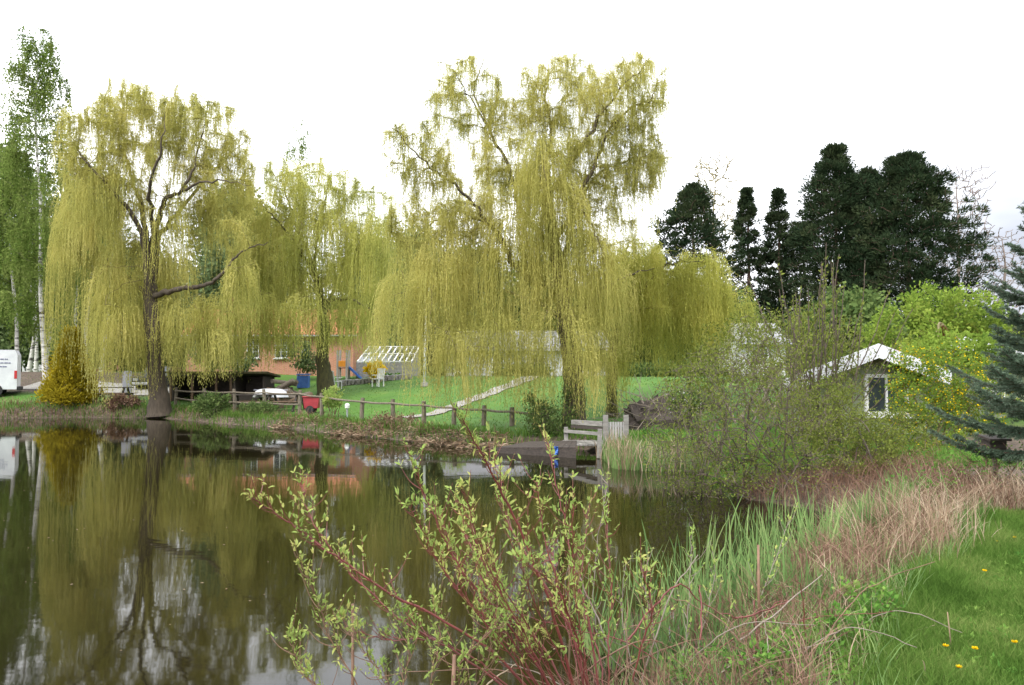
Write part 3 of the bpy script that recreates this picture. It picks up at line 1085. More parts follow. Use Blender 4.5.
leafy_tree('birch_tree', 'feathery pale tree top rising between the two left willows', 'tree', 300, 62, 128, 38, .16, 'birch_bark', 'birch_leaf', None, 150, (.14, .07), 60, 0, .3, 1.1, top_w=.7)
BR = 'bare trees behind the pines'
leafy_tree('bare_tree', 'leafless tree with a fan of tan twigs behind the roundish pine', 'tree', 714, 84, 158, 34, .25, 'twig_tan', None, BR, 520, low=.4, twig_mat='twig_tan', top_w=1.9, r_tip=.055)
leafy_tree('bare_tree', 'leafless pinkish grey tree showing right of the widest pine', 'tree', 958, 92, 170, 44, .3, 'twig_pale', None, BR, 800, low=.25, twig_mat='twig_pale', top_w=1.7, r_tip=.04)
leafy_tree('bare_tree', 'pale leafless tree at the right edge behind the blue spruce', 'tree', 1004, 60, 232, 32, .22, 'twig_pale', None, BR, 380, low=.2, twig_mat='twig_pale', top_w=1.2, r_tip=.026)


def pine(label, px, Y, top_py, half_w, base_s, n_c, group, narrow=False, lobes=None):
    b = on(px, Y)
    root = thing('conifer_tree', b, label, 'tree', group)
    top = at(px, top_py, Y)
    H = top[2] - b[2]
    hw = half_w * Y / F_PX
    P, rad = trunk_tube([b - V([0, 0, .1]), b + (top - b) * .4 + V([.2, 0, 0]), b + (top - b) * .97], .35, .04, 1.3, 8, .03)
    g = Geo()
    g.tube(P, rad, 8)
    g.build('trunk', M['bark_pine'], root, smooth=True)
    sk = Skeleton()
    sk.seed(P[2:], rad[2:])
    s = base_s + (1 - base_s) * rng.random(n_c) ** (.75 if not narrow else .95)
    th = rng.random(n_c) * 2 * math.pi
    if narrow:
        e = np.interp(s, [base_s, .45, 1], [1, .74, .05])
    else:
        e = np.interp(s, [base_s, .35, .62, .85, 1.0], [.95, 1.0, .90, .55, .07])
    e = e * (1 + .18 * np.sin(th * 3 + px + s * 5) + .15 * np.sin(s * 34 + th * 2)) * (.88 + .2 * rng.random(n_c))
    rr = np.sqrt(.1 + .9 * rng.random(n_c))
    T = b + (top - b) * s[:, None] + np.stack([np.cos(th) * rr * e * hw, np.sin(th) * rr * e * hw, rng.normal(size=n_c) * (.25 if narrow else .5)], -1)
    T[:, 2] = np.minimum(T[:, 2], top[2] - .1)
    tw = Geo()
    tw.tube(P, rad * .3, 3)
    sk.reach(T, tw, .02, .12, .04, .07, .2, 5, 4)
    tw.build('limbs', M['bark_pine'], root)
    c = Geo()
    k = 60
    out = T - (b + (top - b) * s[:, None])
    out /= np.linalg.norm(out, axis=1)[:, None] + 1e-6
    cs = (.32 if narrow else .5) * (.45 + 1.1 * rng.random(n_c))
    d = rng.normal(size=(n_c, k, 3))
    d /= np.linalg.norm(d, axis=2)[..., None]
    PP = T[:, None] + d * (rng.random((n_c, k, 1)) ** .5) * cs[:, None, None] * V([1, 1, .6])
    DD = d * .7 + out[:, None] * .5 + V([0, 0, .55])
    cl = np.clip(rng.random((n_c, 1)) * .6 + rng.random((n_c, k)) * .4, 0, 1)
    m = n_c * k
    c.leaves(PP.reshape(-1, 3), DD.reshape(-1, 3), .30 * (.6 + .8 * rng.random(m)), .085 * (.7 + .6 * rng.random(m)), cl.ravel())
    c.build('crown', M['pine_leaf'], root)
    return root


PG = 'dark conifers behind the summerhouse'
pine('roundish dark pine just right of the yellow-green willow', 692, 66, 187, 46, .2, 520, PG)
pine('left one of the two narrow pointed conifers', 747, 70, 190, 38, .1, 380, PG, True)
pine('right one of the two narrow pointed conifers', 778, 70, 191, 39, .1, 380, PG, True)
pine('tall dark pine with the highest pointed tip, left half of the dark mass', 834, 66, 149, 46, .06, 900, PG)
pine('widest dark pine, broad rounded crown on the right of the dark mass', 906, 64, 157, 66, .06, 1500, PG)
pine('dark pine standing behind, between the tall pointed pine and the widest pine', 868, 70, 172, 50, .05, 700, PG)
pine('lower dark pine filling the gap between the narrow conifers and the tall one', 803, 76, 225, 46, .1, 420, PG)


# far wood closing the horizon
def far_wood():
    g = Geo()
    m = 60000
    x = rng.uniform(-170, 190, m)
    y = 105 + 30 * rng.random(m)
    hmax = 7.5 + 2.5 * np.sin(x * .11) + 2 * np.sin(x * .31 + 1) + 1.2 * np.sin(x * .9)
    hmax = np.where(x > 45, hmax * .9, hmax)
    z = 1.7 + hmax * rng.random(m) ** .8
    g.leaves(np.stack([x, y, z], -1), rng.normal(size=(m, 3)), 1.3, .9, np.clip(.5 + .4 * np.sin(x * .17 + y * .2) + rng.normal(size=m) * .15, 0, 1))
    o = g.build('distant_wood', M['far_leaf'])
    o['kind'] = 'stuff'
    o['label'] = 'distant line of green woodland closing the view behind the gardens'
    o['category'] = 'woodland'


far_wood()


# ------------------------------------------------------------------ shrubs
def shrub(name, label, cat, base_px, Y, clouds, leaf_m, leaf, n_leaf, stem_m, n_stems=9, spread=.5, r0=.03, group=None, up=0, blob=.05, arch=.1, r_tip=.003, extra=None, part='foliage', stems_apart=False):
    b = on(base_px, Y)
    root = thing(name, b, label, cat, group)
    T = np.vstack([px_cloud(px, py, rx, ry, Y + dy, ryw, n) for px, py, rx, ry, dy, ryw, n in clouds])
    T = T[T[:, 2] > ground_z(T[:, 0], T[:, 1]) + .08]
    T[:, 2] = np.maximum(T[:, 2], .1)
    sk = Skeleton()
    cen = T.mean(0)
    sg = Geo()
    for k in range(n_stems):
        a = k * 2.4 + rng.random()
        p0 = b + V([math.cos(a), math.sin(a), 0]) * spread * (.3 + .7 * rng.random())
        p0[2] = max(gz(p0[0], p0[1]), -.2) - .03
        t = T[rng.integers(len(T))]
        p1 = p0 + (t - p0) * .45 + V([0, 0, .18 * np.linalg.norm(t - p0)])
        p2 = p0 + (t - p0) * .8
        sp = smooth_poly([p0, p1, p2], 6, .015)
        rr = np.linspace(r0, r0 * .4, len(sp))
        if stems_apart:
            q = Geo()
            q.tube(sp, rr, 6)
            q.build('stem', M[stem_m], root, smooth=True)
            sg.tube(sp, rr * .3, 3)
        else:
            sg.tube(sp, rr, 6)
        sk.seed(sp, rr)
    polys = sk.reach(T, sg, r_tip, r0 * .6, arch, .14, .5, 5, 4, .7)
    sg.build('branches', M[stem_m], root)
    if leaf_m:
        c = Geo()
        P0, D = hang_points(polys, n_leaf, .3)
        m = n_leaf
        c.leaves(P0 + rng.normal(size=(m, 3)) * blob, D * .5 + rng.normal(size=(m, 3)) * .6 + V([0, 0, .25]), leaf[0] * (.6 + .8 * rng.random(m)), leaf[1] * (.7 + .6 * rng.random(m)))
        c.build(part, M[leaf_m], root)
    if extra:
        P0, D = hang_points(polys, extra[1], .3)
        m = extra[1]
        c = Geo()
        c.leaves(P0 + rng.normal(size=(m, 3)) * blob, rng.normal(size=(m, 3)), extra[2], extra[2] * .8)
        c.build('blossom', M[extra[0]], root)
    return root


# big waterside thicket in front of the summerhouse
shrub('waterside_shrub', 'big tangled half bare shrub leaning over the water in front of the summerhouse', 'shrub', 770, 13.0,
      [(700, 440, 66, 52, .3, 1.0, 230), (765, 420, 76, 66, 0, 1.1, 320), (700, 385, 44, 40, .8, .8, 120), (790, 475, 74, 36, -.6, .9, 240), (715, 480, 64, 24, -.4, .8, 200), (765, 350, 50, 44, .6, .8, 100), (730, 430, 70, 50, -.2, 1., 200), (800, 430, 50, 50, -.3, .9, 160), (690, 470, 46, 26, -.3, .7, 120)],
      'shrub_leaf', (.036, .023), 11500, 'twig', 26, .8, .017, stems_apart=True, arch=.05, r_tip=.0048)
shrub('waterside_shrub', 'brown bare twiggy shrub between the big tangled shrub and the brush heap', 'shrub', 700, 16.0,
      [(690, 400, 46, 36, 0, .9, 200), (730, 380, 44, 40, .4, .9, 200), (680, 430, 40, 20, 0, .7, 90), (760, 400, 40, 50, .5, .9, 160)],
      'shrub_leaf', (.035, .022), 1800, 'twig', 20, .8, .014, stems_apart=True, arch=.04, r_tip=.0055)
shrub('waterside_shrub', 'dense fresh green shrub under the summerhouse window', 'shrub', 865, 13.2,
      [(850, 455, 54, 44, 0, .9, 220), (895, 445, 46, 44, .6, .8, 200), (905, 480, 44, 28, 0, .7, 130), (835, 415, 40, 40, .5, .7, 130), (860, 490, 50, 20, -.3, .7, 120)],
      'shrub_leaf', (.04, .025), 12500, 'twig', 14, .6, .014, stems_apart=True, arch=.05)
shrub('waterside_shrub', 'loose shrub with sparse pale leaves against the left half of the summerhouse gable', 'shrub', 830, 15.2,
      [(805, 415, 44, 34, 0, .8, 160), (850, 400, 22, 30, .2, .6, 60), (775, 385, 34, 36, .3, .7, 120), (835, 440, 50, 30, -.2, .7, 120)],
      'shrub_leaf', (.04, .026), 3000, 'twig_olive', 14, .6, .013, stems_apart=True, arch=.03)


def sallow_rods():
    Y = 17.5
    b = on(818, Y)
    root = thing('sallow_bush', b, 'tall sallow with long upright rods carrying grey-green buds in front of the pines', 'shrub')
    tg, lv = Geo(), Geo()
    for k in range(46):
        px = rng.normal(818, 40)
        py = rng.uniform(238, 320) + abs(px - 825) * .5
        t = at(px, py, Y + rng.normal() * .7)
        p0 = b + V([rng.normal() * .35, rng.normal() * .3, -.03])
        mid = p0 + (t - p0) * V([.62, .62, .5])
        P = smooth_poly([p0, mid, t], 7, .012)
        g = Geo()
        rad = np.linspace(.024 if k < 8 else .017, .008, len(P))
        if k < 14:
            g.tube(P, rad, 6)
            g.build('stem', M['twig'], root, smooth=True)
            tg.tube(P, rad * .3, 3)
        else:
            tg.tube(P, rad, 5)
        m = 26
        s_ = .35 + .65 * rng.random(m)
        i = np.minimum((s_ * (len(P) - 1)).astype(int), len(P) - 2)
        q = P[i] + (P[i + 1] - P[i]) * (s_ * (len(P) - 1) - i)[:, None]
        D = rng.normal(size=(m, 3)) * .5 + V([0, 0, .9])
        lv.leaves(q, D, .06 + .06 * rng.random(m), .04)
        for _ in range(2):
            a = rng.integers(6, len(P) - 2)
            d = rng.normal(size=3) * V([.3, .3, 0]) + V([0, 0, .6])
            e = P[a] + d * rng.uniform(.3, .8)
            tw = smooth_poly([P[a], P[a] + d * .2 + rng.normal(size=3) * .03, e], 3)
            tg.tube(tw, np.linspace(.006, .003, len(tw)), 4)
            lv.leaves(np.repeat(tw, 3, 0), rng.normal(size=(len(tw) * 3, 3)) * .5 + V([0, 0, .9]), .06, .03)
    tg.build('twigs', M['twig'], root)
    lv.build('foliage', M['shrub_leaf'], root)


sallow_rods()
shrub('sallow_bush', 'olive twiggy sallow left of the tall upright rods', 'shrub', 765, 18.5,
      [(765, 350, 46, 44, 0, 1., 190), (735, 365, 40, 40, .4, 1., 150), (800, 370, 50, 40, .2, 1., 180), (840, 360, 40, 36, .2, .9, 120)],
      'shrub_leaf', (.05, .03), 5200, 'twig', 16, .8, .015, stems_apart=True, arch=.04)
shrub('hazel_bush', 'bright green leafy bush rising behind the summerhouse roof', 'shrub', 935, 25,
      [(905, 335, 42, 36, 0, 1.6, 130), (955, 320, 44, 34, .5, 1.6, 150), (985, 335, 30, 40, 0, 1.5, 80), (880, 370, 30, 40, 0, 1.4, 60), (930, 300, 26, 20, 0, 1., 40), (925, 350, 24, 20, -4.5, .8, 40), (965, 352, 46, 16, -5.5, .8, 130), (915, 370, 18, 18, -5.5, .6, 60)],
      'hedge_leaf', (.11, .075), 17000, 'twig_olive', 14, 1.0, .05, blob=.12)
shrub('hazel_bush', 'olive green twiggy bush left of the summerhouse roof', 'shrub', 755, 24,
      [(740, 350, 44, 36, 0, 1.4, 90), (780, 340, 40, 34, .5, 1.4, 80), (710, 375, 36, 30, 0, 1.2, 60), (690, 395, 36, 22, -.5, 1.2, 50), (820, 340, 40, 40, 2, 1.3, 70)],
      'shrub_leaf', (.09, .055), 7000, 'grey_stem', 14, 1.0, .04, blob=.1)
shrub('forsythia_bush', 'yellow flowering bush in front of the right summerhouse gable', 'shrub', 935, 16.5,
      [(925, 390, 44, 36, 0, .7, 200), (958, 375, 38, 36, .2, .7, 170), (930, 428, 50, 26, -.2, .7, 130), (985, 400, 32, 40, .2, .6, 120), (915, 360, 26, 18, 0, .6, 70)],
      'hedge_leaf', (.055, .034), 13000, 'twig_olive', 12, .5, .02, extra=('yellow_flower', 1900, .042))
shrub('forsythia_bush', 'small round bright yellow bush in front of the stone greenhouse', 'shrub', 375, 44,
      [(375, 369, 11, 8, 0, .5, 60)], None, None, 0, 'twig_olive', 7, .2, .02, extra=('yellow_flower', 2600, .10), blob=.07, r_tip=.006)
shrub('garden_shrub', 'small pinkish green shrub at the fence beside the red cart', 'shrub', 334, 31,
      [(332, 398, 13, 12, 0, .5, 60)], 'dogwood_leaf', (.09, .05), 1500, 'brown_stem', 7, .2, .015, blob=.05)
shrub('garden_shrub', 'low dark green bush at the foot of the shed fence', 'shrub', 213, 34,
      [(212, 404, 22, 10, 0, .6, 70)], 'far_leaf', (.10, .07), 1800, 'twig', 8, .4, .015, blob=.08)
shrub('garden_shrub', 'dark evergreen bush at the foot of the tallest willow', 'shrub', 552, 22.6,
      [(545, 418, 24, 17, 0, .7, 110), (556, 428, 32, 12, 0, .7, 80), (574, 400, 14, 26, .3, .5, 50), (530, 405, 10, 20, 0, .4, 30)], 'far_leaf', (.08, .04), 3600, 'twig', 9, .4, .02, blob=.08)
shrub('garden_shrub', 'dark bush with white flowers beside the brush heap', 'shrub', 694, 21,
      [(690, 402, 24, 14, 0, .6, 70)], 'far_leaf', (.08, .05), 2600, 'twig', 8, .4, .015, extra=('white_flower', 110, .07), blob=.06)
shrub('garden_shrub', 'dark green rounded bush below the white house behind the tallest willow', 'shrub', 525, 43,
      [(522, 376, 26, 9, 0, 1., 70)], 'far_leaf', (.2, .13), 2200, 'twig', 8, .5, .02, blob=.14)
shrub('garden_shrub', 'grassy green bush at the water right of the landing stage', 'shrub', 655, 19.3,
      [(655, 442, 34, 12, 0, .5, 60)], 'weed_leaf', (.07, .03), 2000, 'twig_olive', 9, .5, .01, blob=.06)


shrub('garden_shrub', 'low brownish bush on the bank just left of the thick willow trunk', 'shrub', 122, 37.6,
      [(122, 404, 20, 8, 0, .6, 80)], 'dead_brown', (.12, .05), 1500, 'twig', 9, .5, .015, blob=.08)
shrub('garden_shrub', 'low olive bush between the middle fence posts in front of the pale upturned boat', 'shrub', 262, 33.0,
      [(258, 408, 22, 7, 0, .6, 80)], 'far_leaf', (.10, .05), 1500, 'twig_olive', 9, .5, .015, blob=.07)
shrub('garden_shrub', 'pinkish brown twiggy bush at the water in front of the rail fence', 'shrub', 395, 26.2,
      [(395, 420, 26, 8, 0, .5, 110)], 'litter', (.08, .04), 900, 'brown_stem', 10, .5, .010, r_tip=.005, blob=.05)
shrub('garden_shrub', 'tall loose green bush covering the left part of the brick house', 'shrub', 222, 47,
      [(215, 350, 24, 22, 0, 1.2, 90), (238, 362, 18, 14, 0, .9, 50)], 'bluegreen_leaf', (.17, .11), 4200, 'twig', 9, .6, .02, blob=.15)
shrub('garden_shrub', 'loose green bush between the paned windows and the mossy leaning trunk', 'shrub', 300, 48,
      [(298, 352, 14, 18, 0, .8, 60), (312, 362, 12, 12, 0, .7, 40)], 'bluegreen_leaf', (.15, .10), 2400, 'twig', 8, .4, .02, blob=.13)
shrub('garden_shrub', 'reddish-brown bush in front of the left end of the long white house', 'shrub', 458, 46,
      [(455, 362, 20, 18, 0, 1., 90)], 'dogwood_leaf', (.12, .07), 1500, 'brown_stem', 10, .5, .02, blob=.12)
shrub('garden_shrub', 'grey-green bush in front of the right end of the long white house', 'shrub', 590, 46,
      [(588, 362, 20, 16, 0, 1., 90)], 'bluegreen_leaf', (.15, .10), 2600, 'twig', 9, .5, .02, blob=.13)
shrub('garden_shrub', 'wide low green bush on the lawn behind the brush heap', 'shrub', 660, 36,
      [(655, 376, 34, 12, 0, 1., 90), (700, 374, 30, 14, .5, 1., 80)], 'far_leaf', (.15, .10), 4200, 'twig', 9, .8, .02, blob=.13)


def golden_conifer():
    b = on(70, 38.6)
    root = thing('golden_conifer', b, 'cone-shaped golden yellow conifer on the shore right of the white van', 'tree')
    top = at(70, 334, 38.6)
    H = top[2] - b[2]
    P, rad = trunk_tube([b, b + V([0, 0, H * .5]), b + V([0, 0, H * .95])], .09, .02)
    Geo().tube(P, rad, 7).build('trunk', M['bark'], root)
    c = Geo()
    n, k = 420, 46
    s = rng.random(n) ** 1.3
    th = rng.random(n) * 6.283
    hw = 24 * 38.6 / F_PX
    e = np.interp(s, [0, .12, .5, 1], [.85, 1, .62, .05]) * (1 + .15 * np.sin(th * 4 + s * 14))
    rr = np.sqrt(.3 + .7 * rng.random(n))
    T = b + np.stack([np.cos(th) * e * rr * hw, np.sin(th) * e * rr * hw, .12 + s * H], -1)
    d = rng.normal(size=(n, k, 3))
    PP = T[:, None] + d * .13
    cl = np.clip(rng.random((n, 1)) * .7 + rng.random((n, k)) * .3, 0, 1)
    c.leaves(PP.reshape(-1, 3), (d * .6 + V([0, 0, .9])).reshape(-1, 3), .15, .07, cl.ravel())
    c.build('crown', M['thuja_leaf'], root)


golden_conifer()


def blue_spruce():
    Y = 10.0
    b = on(1060, Y)
    root = thing('blue_spruce', b, 'blue-grey spruce with tiered branches at the right picture edge', 'tree')
    top = b + V([0, 0, 4.75])
    P, rad = trunk_tube([b - V([0, 0, .05]), b + V([.02, 0, 2.2]), top], .11, .012)
    Geo().tube(P, rad, 9).build('trunk', M['bark_pine'], root, smooth=True)
    wood, nd = Geo(), Geo()
    starts, dirs, lens = [], [], []
    z = .75
    while z < 4.7:
        frac = (z - .3) / 4.4
        for k in range(9):
            th = k * 2 * math.pi / 9 + rng.random() * .7
            # an uneven skirt: the branches towards the lawn reach farther
            L = (1.55 * (1 - frac) ** 1.2 + .08) * (.75 + .4 * rng.random())
            p0 = b + V([0, 0, z + rng.normal() * .04])
            d = V([math.cos(th), math.sin(th), 0])
            s = np.linspace(0, 1, 8)[:, None]
            up = .06 + .3 * frac
            br = p0 + d * L * s + V([0, 0, 1]) * L * (up * s - .32 * s * (1 - s) * 1.2 + .10 * s ** 3 - (1 - frac) * .12 * s)
            wood.tube(br, np.linspace(.016, .004, 8), 5)
            starts.append(br[2:]), dirs.append(np.gradient(br, axis=0)[2:])
            n_s = max(5, int(L * 20))
            for q in range(n_s):
                t = .22 + .78 * (q + rng.random()) / n_s
                i = min(int(t * 7), 6)
                pp = br[i] + (br[i + 1] - br[i]) * (t * 7 - i)
                tg = br[i + 1] - br[i]
                tg /= np.linalg.norm(tg)
                sd = np.cross(tg, V([0, 0, 1])) * (1 if q % 2 else -1)
                sl = (.10 + .34 * (1 - t) * min(1, L)) * (.7 + .5 * rng.random())
                e = tg * .75 + sd * .8 + V([0, 0, -.12 + .1 * rng.normal()])
                s2 = np.linspace(0, 1, 5)[:, None]
                tp = pp + e / np.linalg.norm(e) * sl * s2 + V([0, 0, -.04]) * sl * s2 ** 2
                wood.tube(tp, np.linspace(.004, .002, 5), 3)
                starts.append(tp), dirs.append(np.gradient(tp, axis=0))
        z += .24 + .05 * rng.random()
    PT, DR = [], []
    for s_, d_ in zip(starts, dirs):
        Ls = np.linalg.norm(np.diff(s_, axis=0), axis=1).sum()
        m = max(10, int(Ls * 620))
        u = rng.random(m) * (len(s_) - 1)
        i = np.minimum(u.astype(int), len(s_) - 2)
        f = (u - i)[:, None]
        PT.append(s_[i] * (1 - f) + s_[i + 1] * f)
        g = d_[i] / (np.linalg.norm(d_[i], axis=1)[:, None] + 1e-9)
        r = rng.normal(size=(m, 3))
        r -= g * (r * g).sum(1)[:, None]
        r /= np.linalg.norm(r, axis=1)[:, None] + 1e-9
        DR.append(g * .7 + r + V([0, 0, .25]))
    PT, DR = np.vstack(PT), np.vstack(DR)
    m = len(PT)
    nd.leaves(PT, DR, .040 * (.7 + .6 * rng.random(m)), .0085, rng.random(m))
    wood.build('limbs', M['bark_pine'], root)
    nd.build('crown', M['spruce_leaf'], root)


blue_spruce()


# ------------------------------------------------------------------ buildings
def rect_px(x0, x1, y0, y1, Y):
    """(x0, x1, z_bottom, z_top) in metres of a photo rectangle at depth Y"""
    a, b = at(x0, y1, Y), at(x1, y0, Y)
    return a[0], b[0], a[2], b[2]


def facade_window(root, x0, x1, z0, z1, Y, cols, rows, fm='white_paint', bar=.05):
    f = Geo()
    w, h = x1 - x0, z1 - z0
    for x in (x0 + bar / 2, x1 - bar / 2):
        f.box([x, Y, (z0 + z1) / 2], [bar, .09, h])
    for z in (z0 + bar / 2, z1 - bar / 2):
        f.box([(x0 + x1) / 2, Y, z], [w - 2 * bar, .086, bar])
    for k in range(1, cols):
        f.box([x0 + w * k / cols, Y - .004, (z0 + z1) / 2], [bar * .6, .07, h - 2 * bar])
    for k in range(1, rows):
        f.box([(x0 + x1) / 2, Y - .012, z0 + h * k / rows], [w - 2 * bar, .05, bar * .6])
    o = f.build('window', M[fm], root)
    p = Geo()
    p.box([(x0 + x1) / 2, Y + .02, (z0 + z1) / 2], [w - bar, .03, h - bar])
    q = p.build('pane', M['dark_glass'], root)
    q.parent = o
    s = Geo()
    s.box([(x0 + x1) / 2, Y - .06, z0 - .04], [w + .16, .16, .06])
    q = s.build('sill', M[fm], root)
    q.parent = o
    return o


def house(name, label, cat, Y, depth, px0, px1, eave_py, ridge_py, wall_m, roof_m, windows, group=None, chimney=None, over=.35):
    xa, xb = at(px0, 375, Y)[0], at(px1, 375, Y)[0]
    c = V([(xa + xb) / 2, Y, gz((xa + xb) / 2, Y)])
    root = thing(name, c, label, cat, group)
    ze, zr = at(px0, eave_py, Y)[2], at(px0, ridge_py, Y + depth / 2)[2]
    zb = c[2] - .3
    w = Geo()
    w.prism([[xa, Y, zb], [xa, Y + depth, zb], [xa, Y + depth, ze], [xa, Y + depth / 2, zr - .12], [xa, Y, ze]], [xb - xa, 0, 0])
    w.build('wall', M[wall_m], root)
    r = Geo()
    sl = (zr - ze) / (depth / 2)
    for sg, y0 in ((1, Y), (-1, Y + depth)):
        a = V([xa - .3, y0 - sg * over, ze - sl * over + .03])
        b = V([xa - .3, Y + depth / 2, zr + .03])
        r.prism([a, b, b + V([0, 0, .14]), a + V([0, 0, .14])], [xb - xa + .6, 0, 0])
    ro = r.build('roof', M[roof_m], root)
    if chimney:
        g = Geo()
        x = at(chimney, 375, Y + depth / 2)[0]
        g.box([x, Y + depth / 2, zr + .35], [.6, .6, 1.1])
        g.box([x, Y + depth / 2, zr + .94], [.72, .72, .12])
        q = g.build('chimney', M['brick'], root)
        q.parent = ro
    gt = Geo()
    gt.tube([[xa - .3, Y - over - .07, ze - sl * over + .02], [xb + .3, Y - over - .07, ze - sl * over + .02]], .06, 8)
    gt.build('gutter', M['grey_panel'], root)
    for a, b, t, u, cc, rr in windows:
        x0, x1, z0, z1 = rect_px(a, b, t, u, Y)
        facade_window(root, x0, x1, z0, z1, Y - .03, cc, rr)
    return root


house('brick_house', 'orange brick house with white paned windows behind the pale willow', 'house', 52, 8, 186, 353, 334, 312, 'brick', 'tile',
      [(247, 259.5, 339, 358, 2, 3), (275, 287.5, 339, 358, 2, 3), (212, 224, 339, 358, 2, 3), (302, 309, 341, 359, 1, 2)], chimney=232)
house('brick_house', 'small distant orange house behind the white birch stems', 'house', 76, 7, 50, 84, 332, 320, 'brick', 'tile', [(62, 66, 337, 344, 1, 2)])
house('white_building', 'small distant white building left of the orange house behind the birches', 'building', 80, 7, 22, 48, 321, 305, 'limewash', 'grey_roof', [(36, 40, 327, 333, 2, 1)])
house('white_house', 'long low white house hidden behind the curtains of the tallest willow', 'house', 53, 7, 445, 606, 349, 333, 'limewash', 'grey_roof',
      [(456, 468, 354, 372, 2, 2), (492, 504, 354, 372, 2, 2), (530, 545, 354, 372, 2, 2), (578, 592, 354, 372, 2, 2)])
house('white_house', 'white gabled outbuilding glimpsed right of the yellow-green willow over the thicket', 'house', 44, 5, 742, 786, 342, 326, 'limewash', 'grey_roof', [(760, 768, 348, 358, 2, 1)])


def greenhouse():
    Y, D = 47.5, 4.0
    x0, x1, z0, z1 = rect_px(356, 412, 363, 380, Y)
    z0 = gz((x0 + x1) / 2, Y) - .1
    root = thing('greenhouse', [(x0 + x1) / 2, Y, z0], 'grey stone walled greenhouse with a slanting glass roof behind the lawn', 'greenhouse')
    zr = at(356, 348, Y + D)[2]
    w = Geo()
    w.box([(x0 + x1) / 2, Y + .15, (z0 + z1) / 2], [x1 - x0, .3, z1 - z0])
    for x in (x0 + .15, x1 - .15):
        w.prism([[x - .14, Y + .302, z0], [x - .14, Y + D, z0], [x - .14, Y + D, zr - .1], [x - .14, Y + .302, z1]], [.28, 0, 0])
    w.build('wall', M['stone'], root)
    b = Geo()
    b.box([(x0 + x1) / 2, Y + D + .12, (z0 + zr) / 2], [x1 - x0, .2, zr - z0])
    b.build('back_wall', M['limewash'], root)
    f = Geo()
    n = 9
    for k in range(n + 1):
        x = x0 + .05 + (x1 - x0 - .1) * k / n
        f.beam([x, Y, z1 + .05], [x, Y + D, zr + .05], .07)
    for t in (0, .5, 1):
        f.beam([x0, Y + D * t, z1 + (zr - z1) * t + .10], [x1, Y + D * t, z1 + (zr - z1) * t + .10], .06)
    f.build('roof_frame', M['white_paint'], root)
    p = Geo()
    p.prism([[x0, Y, z1 + .03], [x0, Y + D, zr + .03], [x0, Y + D, zr + .04], [x0, Y, z1 + .04]], [x1 - x0, 0, 0])
    p.build('glass', M['glass'], root)


greenhouse()


def summerhouse():
    Y, TURN = 19.0, .60
    c = on(885, Y)
    root = thing('summerhouse', c, 'low summerhouse with white gable boards and an orange roof behind the shrubs', 'summerhouse')

    def wing(pl, pk, prx, Yf, D, wall_m, over):
        """gable wing: left eave, peak and right eave photo points at the barge boards' plane"""
        L, K, Rr = at(*pl, Yf), at(*pk, Yf), at(*prx, Yf)
        g = Geo()
        yw = Yf + over
        ins = .25
        zl, zr_ = L[2] + .06, Rr[2] + .06
        z0 = c[2] - .2
        g.prism([[L[0] + ins, yw, z0], [Rr[0] - ins, yw, z0], [Rr[0] - ins, yw, zr_ - .12], [K[0], yw, K[2] - .18], [L[0] + ins, yw, zl - .12]], [(D - over) * TURN, D - over, 0])
        g.build('wall', M[wall_m], root)
        for a in (L, Rr):
            r = Geo()
            t = V([0, 0, .09])
            aa, kk = a + V([0, .035, .0]), K + V([0, .035, .0])
            r.prism([aa, kk, kk + t, aa + t], [D * TURN, D, 0])
            r.build('roof', M['tile'], root)
            bb = Geo()
            h = V([0, 0, -.24])
            d = (a - K) / np.linalg.norm(a - K) * .1
            bb.prism([a + d + V([0, 0, .11]), K + V([0, 0, .11]), K + h, a + d + h], [0, .032, 0])
            bb.build('bargeboard', M['soft_white'], root)
        return yw

    yw = wing((787, 383), (879, 348), (948, 374), Y, 5.0, 'green_wood', .6)
    x0, x1, z0, z1 = rect_px(864, 907, 374, 415, yw)
    facade_window(root, x0, x1, z0, z1, yw - .03, 2, 1, 'white_paint', .09)
    b = Geo()
    b.box([(x0 + x1) / 2, yw - .02, z0 - .35], [x1 - x0 + .3, .06, .5])
    b.build('wall_panel', M['green_wood'], root)
    yw2 = wing((905, 367), (966, 341), (1050, 364), Y + 1.2, 4.6, 'green_wood', .5)
    x0, x1, z0, z1 = rect_px(985, 1003, 380, 402, yw2)
    facade_window(root, x0, x1, z0, z1, yw2 - .03, 2, 2, 'white_paint', .06)
    pb = Geo()
    pz = at(920, 400, Y + .8)
    pb.box([pz[0], Y + .8, (pz[2] + c[2]) / 2 + .2], [.09, .09, pz[2] - c[2] + .6])
    pb.build('porch_post', M['soft_white'], root)


summerhouse()


